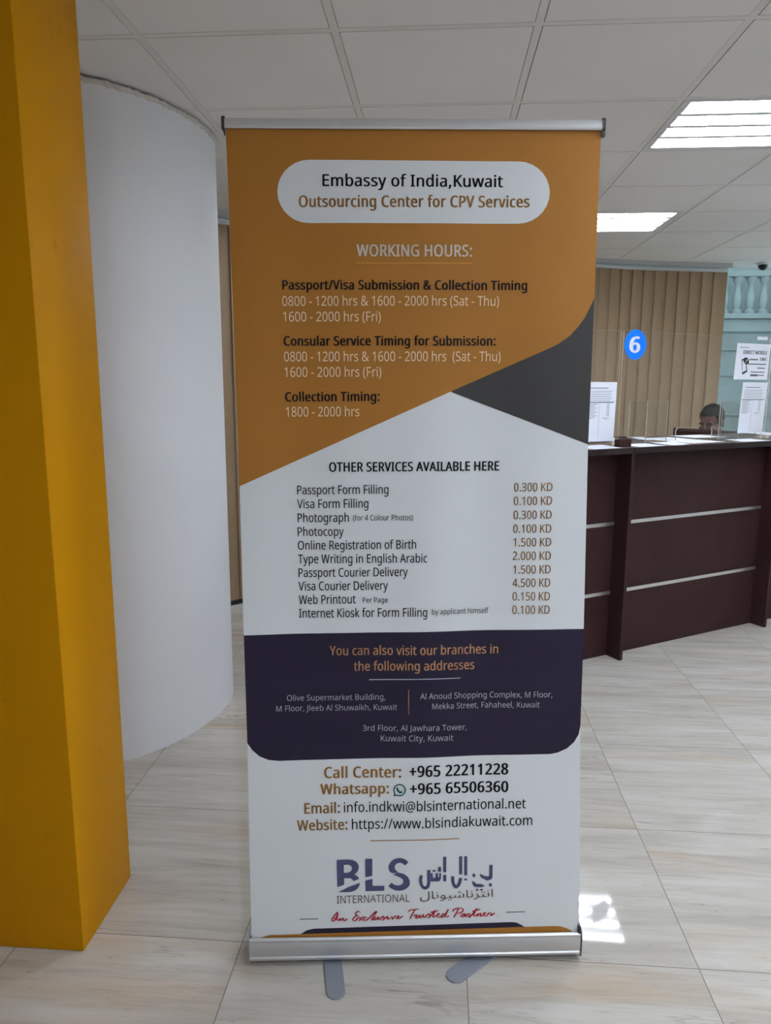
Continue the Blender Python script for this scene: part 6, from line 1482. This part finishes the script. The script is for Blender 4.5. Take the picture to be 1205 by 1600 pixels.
# number disc
t = thing('number_sign', 'round blue disc with a white 6 on the clear screen', 'sign', CF(0.127, 0.147, 1.697))
bm = bmesh.new()
R_ = 0.0785
prism(bm, [CF(0.128 + R_ * cos(k * pi / 32), 0.1495, 1.697 + R_ * sin(k * pi / 32)) for k in range(64)], CF.n * -0.002)
bmesh.ops.recalc_face_normals(bm, faces=bm.faces)
obj('disc', bm, M['blue'], t)
adv, (vs, fs) = glyph('6', 70)
bm = bmesh.new()
mx = (min(v[0] for v in vs) + max(v[0] for v in vs)) / 2
nv = [bm.verts.new(CF(0.124 + (v[0] - mx) * 0.098, 0.1470, 1.697 + (v[1] - 0.5) * 0.080)) for v in vs]
for f in fs:
    fc = bm.faces.new([nv[i] for i in f])
    fc.normal_update()
    if fc.normal.dot(CF.n) > 0:
        fc.normal_flip()
obj('numeral', bm, M['sign_white'], t)


# ------------------------------------------------------------------ papers lying on the counter
def loose_sheet(name, label, s, o, rot, z, w=0.21, h=0.297, curl=(0.0, 0.0), lift=0.0):
    bm = bmesh.new()
    nx, ny = 8, 10
    grid = []
    c, sn = cos(rot), sin(rot)
    for j in range(ny + 1):
        row = []
        for i in range(nx + 1):
            x, y = (i / nx - 0.5) * w, (j / ny - 0.5) * h
            zz = z + curl[0] * (abs(i / nx - 0.5) * 2) ** 2 + curl[1] * (j / ny) ** 2 + lift * sin(pi * i / nx)
            row.append(bm.verts.new(CF(s + x * c - y * sn, o + x * sn + y * c, zz)))
        grid.append(row)
    for j in range(ny):
        for i in range(nx):
            bm.faces.new((grid[j][i], grid[j][i + 1], grid[j + 1][i + 1], grid[j + 1][i]))
    top = bm.faces[:]
    r = bmesh.ops.extrude_face_region(bm, geom=top)
    for v in [g for g in r['geom'] if isinstance(g, bmesh.types.BMVert)]:
        v.co.z += 0.0006
    bmesh.ops.recalc_face_normals(bm, faces=bm.faces)
    ob = obj(name, bm, M['paper'], None, smooth=40)
    return tag(ob, label, 'paper', 'loose papers on the counter')


Z = TOPZ + 0.0004
loose_sheet('paper_sheet', 'white sheet lying at the counter front beside the brown block', 0.150, 0.070, 0.05, Z, 0.20, 0.135, curl=(0.0, 0.003))
loose_sheet('paper_sheet', 'curled white sheet at the counter front below the low acrylic stand', 0.345, 0.066, -0.06, Z, 0.17, 0.135, curl=(0.004, 0.006))
loose_sheet('paper_sheet', 'white sheet behind the low acrylic stand below the number disc', 0.20, 0.43, 1.50, Z, curl=(0.004, 0.0))
loose_sheet('paper_sheet', 'bent white sheet left of the pass-through opening', 0.445, 0.43, 1.62, Z, 0.2, 0.14, curl=(0.0, 0.008), lift=0.010)
loose_sheet('paper_sheet', 'large white sheet lying in the pass-through opening', 0.645, 0.25, 0.02, Z, 0.27, 0.40)
loose_sheet('paper_sheet', 'white sheet lying behind the right acrylic stand', 1.00, 0.42, 1.55, Z, curl=(0.0, 0.002))
loose_sheet('paper_sheet', 'white sheet at the counter front before the right acrylic stand', 1.00, 0.068, -0.05, Z, 0.22, 0.135, curl=(0.0, 0.003))
loose_sheet('paper_sheet', 'white sheet lying on the left counter beside the banner edge', -0.17, 0.068, 0.03, Z, 0.2, 0.135, curl=(0.0, 0.006))
loose_sheet('paper_sheet', 'white sheet lying on the far right counter', 1.62, 0.34, 0.1, Z, curl=(0.0, 0.008))

# ------------------------------------------------------------------ the man behind the counter
HC = Vector((2.170, 6.0, 1.200))             # centre of his head
FACE = radians(-75)                          # the way he sits, in plan; his head turns further to his right
person = thing('person', 'seated man with short black hair looking down behind the counter', 'person', (2.165, 6.0, 0))


def ellip(bm, c, r, rot=None, u=24, v=16):
    m = Matrix.Translation(c)
    if rot is not None:
        m = m @ rot
    m = m @ Matrix.Diagonal((*r, 1))
    bmesh.ops.create_uvsphere(bm, u_segments=u, v_segments=v, radius=1.0, matrix=m)


def limb(bm, pts, rads):
    P = catmull(pts, 4)
    RR = []
    for i in range(len(P)):
        x = i / 4
        k = min(int(x), len(rads) - 2)
        RR.append(rads[k] + (rads[k + 1] - rads[k]) * (x - k))
    tube(bm, P, RR, 14)
    for p, r in ((P[0], RR[0]), (P[-1], RR[-1])):
        bmesh.ops.create_icosphere(bm, subdivisions=2, radius=r * 0.995, matrix=Matrix.Translation(p))


def remeshed(name, bm, voxel, m, parent, smooth_iter=4):
    """Weld overlapping closed shapes into one continuous skin."""
    me = bpy.data.meshes.new(name)
    bm.to_mesh(me)
    bm.free()
    tmp = bpy.data.objects.new(name, me)
    COL.objects.link(tmp)
    r = tmp.modifiers.new('weld', 'REMESH')
    r.mode = 'VOXEL'
    r.voxel_size = voxel
    s = tmp.modifiers.new('soft', 'SMOOTH')
    s.iterations = smooth_iter
    s.factor = 0.5
    dg = bpy.context.evaluated_depsgraph_get()
    out = bpy.data.meshes.new_from_object(tmp.evaluated_get(dg))
    bpy.data.objects.remove(tmp)
    bpy.data.meshes.remove(me)
    out.polygons.foreach_set('use_smooth', [True] * len(out.polygons))
    out.materials.clear()
    return link(name, out, m, parent)


# local axes: x = his left, y = forward, z = up
BR_ = Matrix.Translation((HC.x, HC.y, 0)) @ Matrix.Rotation(FACE - pi / 2, 4, 'Z')
HEADM = Matrix.Translation((0, 0, HC.z)) @ Matrix.Rotation(radians(-64), 4, 'Z') @ Matrix.Rotation(radians(-18), 4, 'X') @ Matrix.Scale(1.10, 4)


def hp(x, y, z):
    return HEADM @ Vector((x, y, z))


HR = HEADM.to_3x3().normalized().to_4x4() @ Matrix.Scale(1.10, 4)
bm = bmesh.new()
# skull, face and jaw
ellip(bm, hp(0, -0.012, 0.028), (0.073, 0.093, 0.088), HR)
ellip(bm, hp(0, 0.022, -0.030), (0.062, 0.066, 0.080), HR)
ellip(bm, hp(0, 0.040, -0.085), (0.042, 0.044, 0.030), HR)
# brow ridge, nose, cheeks, lips
ellip(bm, hp(0.026, 0.074, 0.012), (0.026, 0.015, 0.010), HR, 16, 10)
ellip(bm, hp(-0.026, 0.074, 0.012), (0.026, 0.015, 0.010), HR, 16, 10)
limb(bm, [hp(0, 0.083, 0.006), hp(0, 0.094, -0.014), hp(0, 0.104, -0.034)], [0.007, 0.009, 0.012])
for sx in (-1, 1):
    ellip(bm, hp(sx * 0.011, 0.094, -0.036), (0.009, 0.011, 0.008), HR, 12, 8)
    ellip(bm, hp(sx * 0.040, 0.062, -0.030), (0.024, 0.018, 0.022), HR, 14, 10)
    ellip(bm, hp(sx * 0.027, 0.073, -0.007), (0.014, 0.010, 0.009), HR, 14, 10)
    # ears
    ellip(bm, hp(sx * 0.075, -0.008, -0.012), (0.010, 0.019, 0.032), HR @ Matrix.Rotation(sx * radians(18), 4, 'Z'), 14, 12)
ellip(bm, hp(0, 0.084, -0.060), (0.023, 0.011, 0.006), HR, 14, 8)
ellip(bm, hp(0, 0.082, -0.069), (0.020, 0.011, 0.007), HR, 14, 8)
# neck, torso, hips
limb(bm, [hp(0, -0.025, -0.05), (0, -0.035, 1.06), (0, -0.05, 1.00)], [0.055, 0.054, 0.060])
limb(bm, [(-0.15, -0.06, 0.965), (0, -0.06, 0.985), (0.15, -0.06, 0.965)], [0.055, 0.065, 0.055])
ellip(bm, Vector((0, -0.06, 0.85)), (0.165, 0.105, 0.17))
ellip(bm, Vector((0, -0.07, 0.68)), (0.150, 0.110, 0.15))
ellip(bm, Vector((0, -0.08, 0.56)), (0.170, 0.130, 0.10))
for sx in (-1, 1):
    # arm: shoulder, elbow, wrist resting forward on the desk
    sh, el, wr = (sx * 0.185, -0.06, 0.945), (sx * 0.235, -0.02, 0.69), (sx * 0.125, 0.16, 0.625)
    limb(bm, [sh, el, wr], [0.052, 0.040, 0.028])
    palm = Vector((sx * 0.105, 0.215, 0.610))
    limb(bm, [wr, tuple(palm)], [0.027, 0.030])
    for k, (dx, ln) in enumerate(((0.030, 0.070), (0.010, 0.080), (-0.010, 0.075), (-0.028, 0.058))):
        b0 = palm + Vector((sx * dx, 0.012, 0.004))
        limb(bm, [tuple(b0), tuple(b0 + Vector((-sx * 0.006, ln * 0.55, 0.002))), tuple(b0 + Vector((-sx * 0.010, ln, -0.018)))], [0.0095, 0.0088, 0.0075])
    tb = palm + Vector((-sx * 0.026, -0.012, 0.002))
    limb(bm, [tuple(tb), tuple(tb + Vector((-sx * 0.022, 0.026, 0.0))), tuple(tb + Vector((-sx * 0.020, 0.054, -0.010)))], [0.012, 0.010, 0.0085])
    # leg: hip, knee, ankle, toe
    limb(bm, [(sx * 0.09, -0.06, 0.53), (sx * 0.11, 0.33, 0.51), (sx * 0.11, 0.35, 0.10)], [0.080, 0.058, 0.042])
    limb(bm, [(sx * 0.11, 0.33, 0.045), (sx * 0.115, 0.44, 0.038), (sx * 0.118, 0.50, 0.034)], [0.042, 0.038, 0.030])
bmesh.ops.transform(bm, matrix=BR_, verts=bm.verts)
body = remeshed('body', bm, 0.0055, M['skin'], person, 3)


# hair: a cap over the skull with a front hairline, plus brows and moustache-less face
def head_cap():
    bm = bmesh.new()
    ellip(bm, hp(0, -0.017, 0.034), (0.0795, 0.0985, 0.0945), HR, 40, 28)
    inv = HEADM.inverted()
    dead = []
    for v in bm.verts:
        q = inv @ v.co
        # hairline: high on the forehead, down in front of the ears, low at the nape
        limit = 0.062 if q.y > 0.050 else (0.062 - (0.050 - q.y) * 2.2 if q.y > 0.005 else (-0.035 if q.y > -0.005 else (0.012 if q.y > -0.03 else -0.075)))
        if q.z < limit:
            dead.append(v)
        else:
            v.co = v.co + (HR.to_3x3() @ Vector((sin(q.x * 90) * 0.0015, 0, sin(q.y * 110 + q.x * 60) * 0.0022)))
    bmesh.ops.delete(bm, geom=dead, context='VERTS')
    r = bmesh.ops.extrude_face_region(bm, geom=bm.faces[:])
    c = hp(0, -0.012, 0.028)
    for v in [g for g in r['geom'] if isinstance(g, bmesh.types.BMVert)]:
        v.co = c + (v.co - c) * 0.90
    bmesh.ops.recalc_face_normals(bm, faces=bm.faces)
    bmesh.ops.transform(bm, matrix=BR_, verts=bm.verts)
    return bm


obj('hair', head_cap(), M['hair'], person, smooth=60)
for sx in (-1, 1):
    bm = bmesh.new()
    tube(bm, [BR_ @ hp(sx * 0.012, 0.0885, 0.016), BR_ @ hp(sx * 0.030, 0.0865, 0.021), BR_ @ hp(sx * 0.050, 0.074, 0.014)], [0.0060, 0.0078, 0.004], 8)
    obj('eyebrow', bm, M['hair'], person, smooth=60)
    bm = bmesh.new()
    ellip(bm, hp(sx * 0.028, 0.0765, -0.008), (0.0145, 0.0085, 0.0045), HR, 14, 8)
    bmesh.ops.transform(bm, matrix=BR_, verts=bm.verts)
    obj('eye', bm, M['black'], person, smooth=60)
# shirt and trousers follow the body
bm = bmesh.new()
limb(bm, [(0, -0.045, 1.045), (0, -0.052, 0.99)], [0.066, 0.075])
limb(bm, [(-0.15, -0.06, 0.965), (0, -0.06, 0.985), (0.15, -0.06, 0.965)], [0.064, 0.074, 0.064])
ellip(bm, Vector((0, -0.06, 0.85)), (0.178, 0.118, 0.18))
ellip(bm, Vector((0, -0.07, 0.68)), (0.164, 0.124, 0.16))
ellip(bm, Vector((0, -0.08, 0.585)), (0.180, 0.140, 0.09))
for sx in (-1, 1):
    limb(bm, [(sx * 0.185, -0.06, 0.945), (sx * 0.235, -0.02, 0.69), (sx * 0.140, 0.13, 0.632)], [0.062, 0.050, 0.037])
bmesh.ops.transform(bm, matrix=BR_, verts=bm.verts)
remeshed('shirt', bm, 0.008, M['shirt'], person, 4)
bm = bmesh.new()
ellip(bm, Vector((0, -0.08, 0.55)), (0.178, 0.138, 0.105))
for sx in (-1, 1):
    limb(bm, [(sx * 0.09, -0.06, 0.53), (sx * 0.11, 0.33, 0.51), (sx * 0.11, 0.35, 0.12)], [0.090, 0.068, 0.054])
bmesh.ops.transform(bm, matrix=BR_, verts=bm.verts)
remeshed('trousers', bm, 0.010, M['black'], person, 4)
for sx in (-1, 1):
    bm = bmesh.new()
    limb(bm, [(sx * 0.11, 0.325, 0.052), (sx * 0.115, 0.44, 0.046), (sx * 0.118, 0.505, 0.042)], [0.052, 0.046, 0.038])
    for v in bm.verts:
        v.co.z = max(v.co.z, 0.002)
    bmesh.ops.transform(bm, matrix=BR_, verts=bm.verts)
    remeshed('shoe', bm, 0.008, M['seat_fabric'], person, 3)

ch = thing('office_chair', 'dark office chair under the seated man', 'chair', (BR_ @ Vector((0, -0.09, 0))))
bm = bmesh.new()
LF = Frame(BR_ @ Vector((0, -0.09, 0)), FACE - pi / 2)
box(bm, LF, -0.23, 0.23, -0.20, 0.24, 0.385, 0.445, bevel=0.025, seg=3)
obj('seat', bm, M['seat_fabric'], ch, smooth=40)
bm = bmesh.new()
box(bm, LF, -0.20, 0.20, -0.255, -0.205, 0.52, 0.88, bevel=0.022, seg=3)
obj('backrest', bm, M['seat_fabric'], ch, smooth=40)
bm = bmesh.new()
tube(bm, [LF(0, -0.18, 0.40), LF(0, -0.262, 0.44), LF(0, -0.262, 0.60)], 0.016, 10)
obj('backrest_bracket', bm, M['black'], ch, smooth=50)
bm = bmesh.new()
tube(bm, [LF(0, 0, 0.07), LF(0, 0, 0.385)], 0.025, 14)
obj('gas_column', bm, M['black'], ch, smooth=50)
for k in range(5):
    a = 2 * pi * k / 5 + 0.3
    bm = bmesh.new()
    tube(bm, [LF(0, 0, 0.09), LF(0.26 * cos(a), 0.26 * sin(a), 0.065)], [0.022, 0.014], 10)
    leg = obj('leg', bm, M['black'], ch, smooth=50)
    bm = bmesh.new()
    bmesh.ops.create_uvsphere(bm, u_segments=14, v_segments=10, radius=0.027, matrix=Matrix.Translation(LF(0.26 * cos(a), 0.26 * sin(a), 0.0275)))
    obj('caster', bm, M['black'], leg, smooth=60)
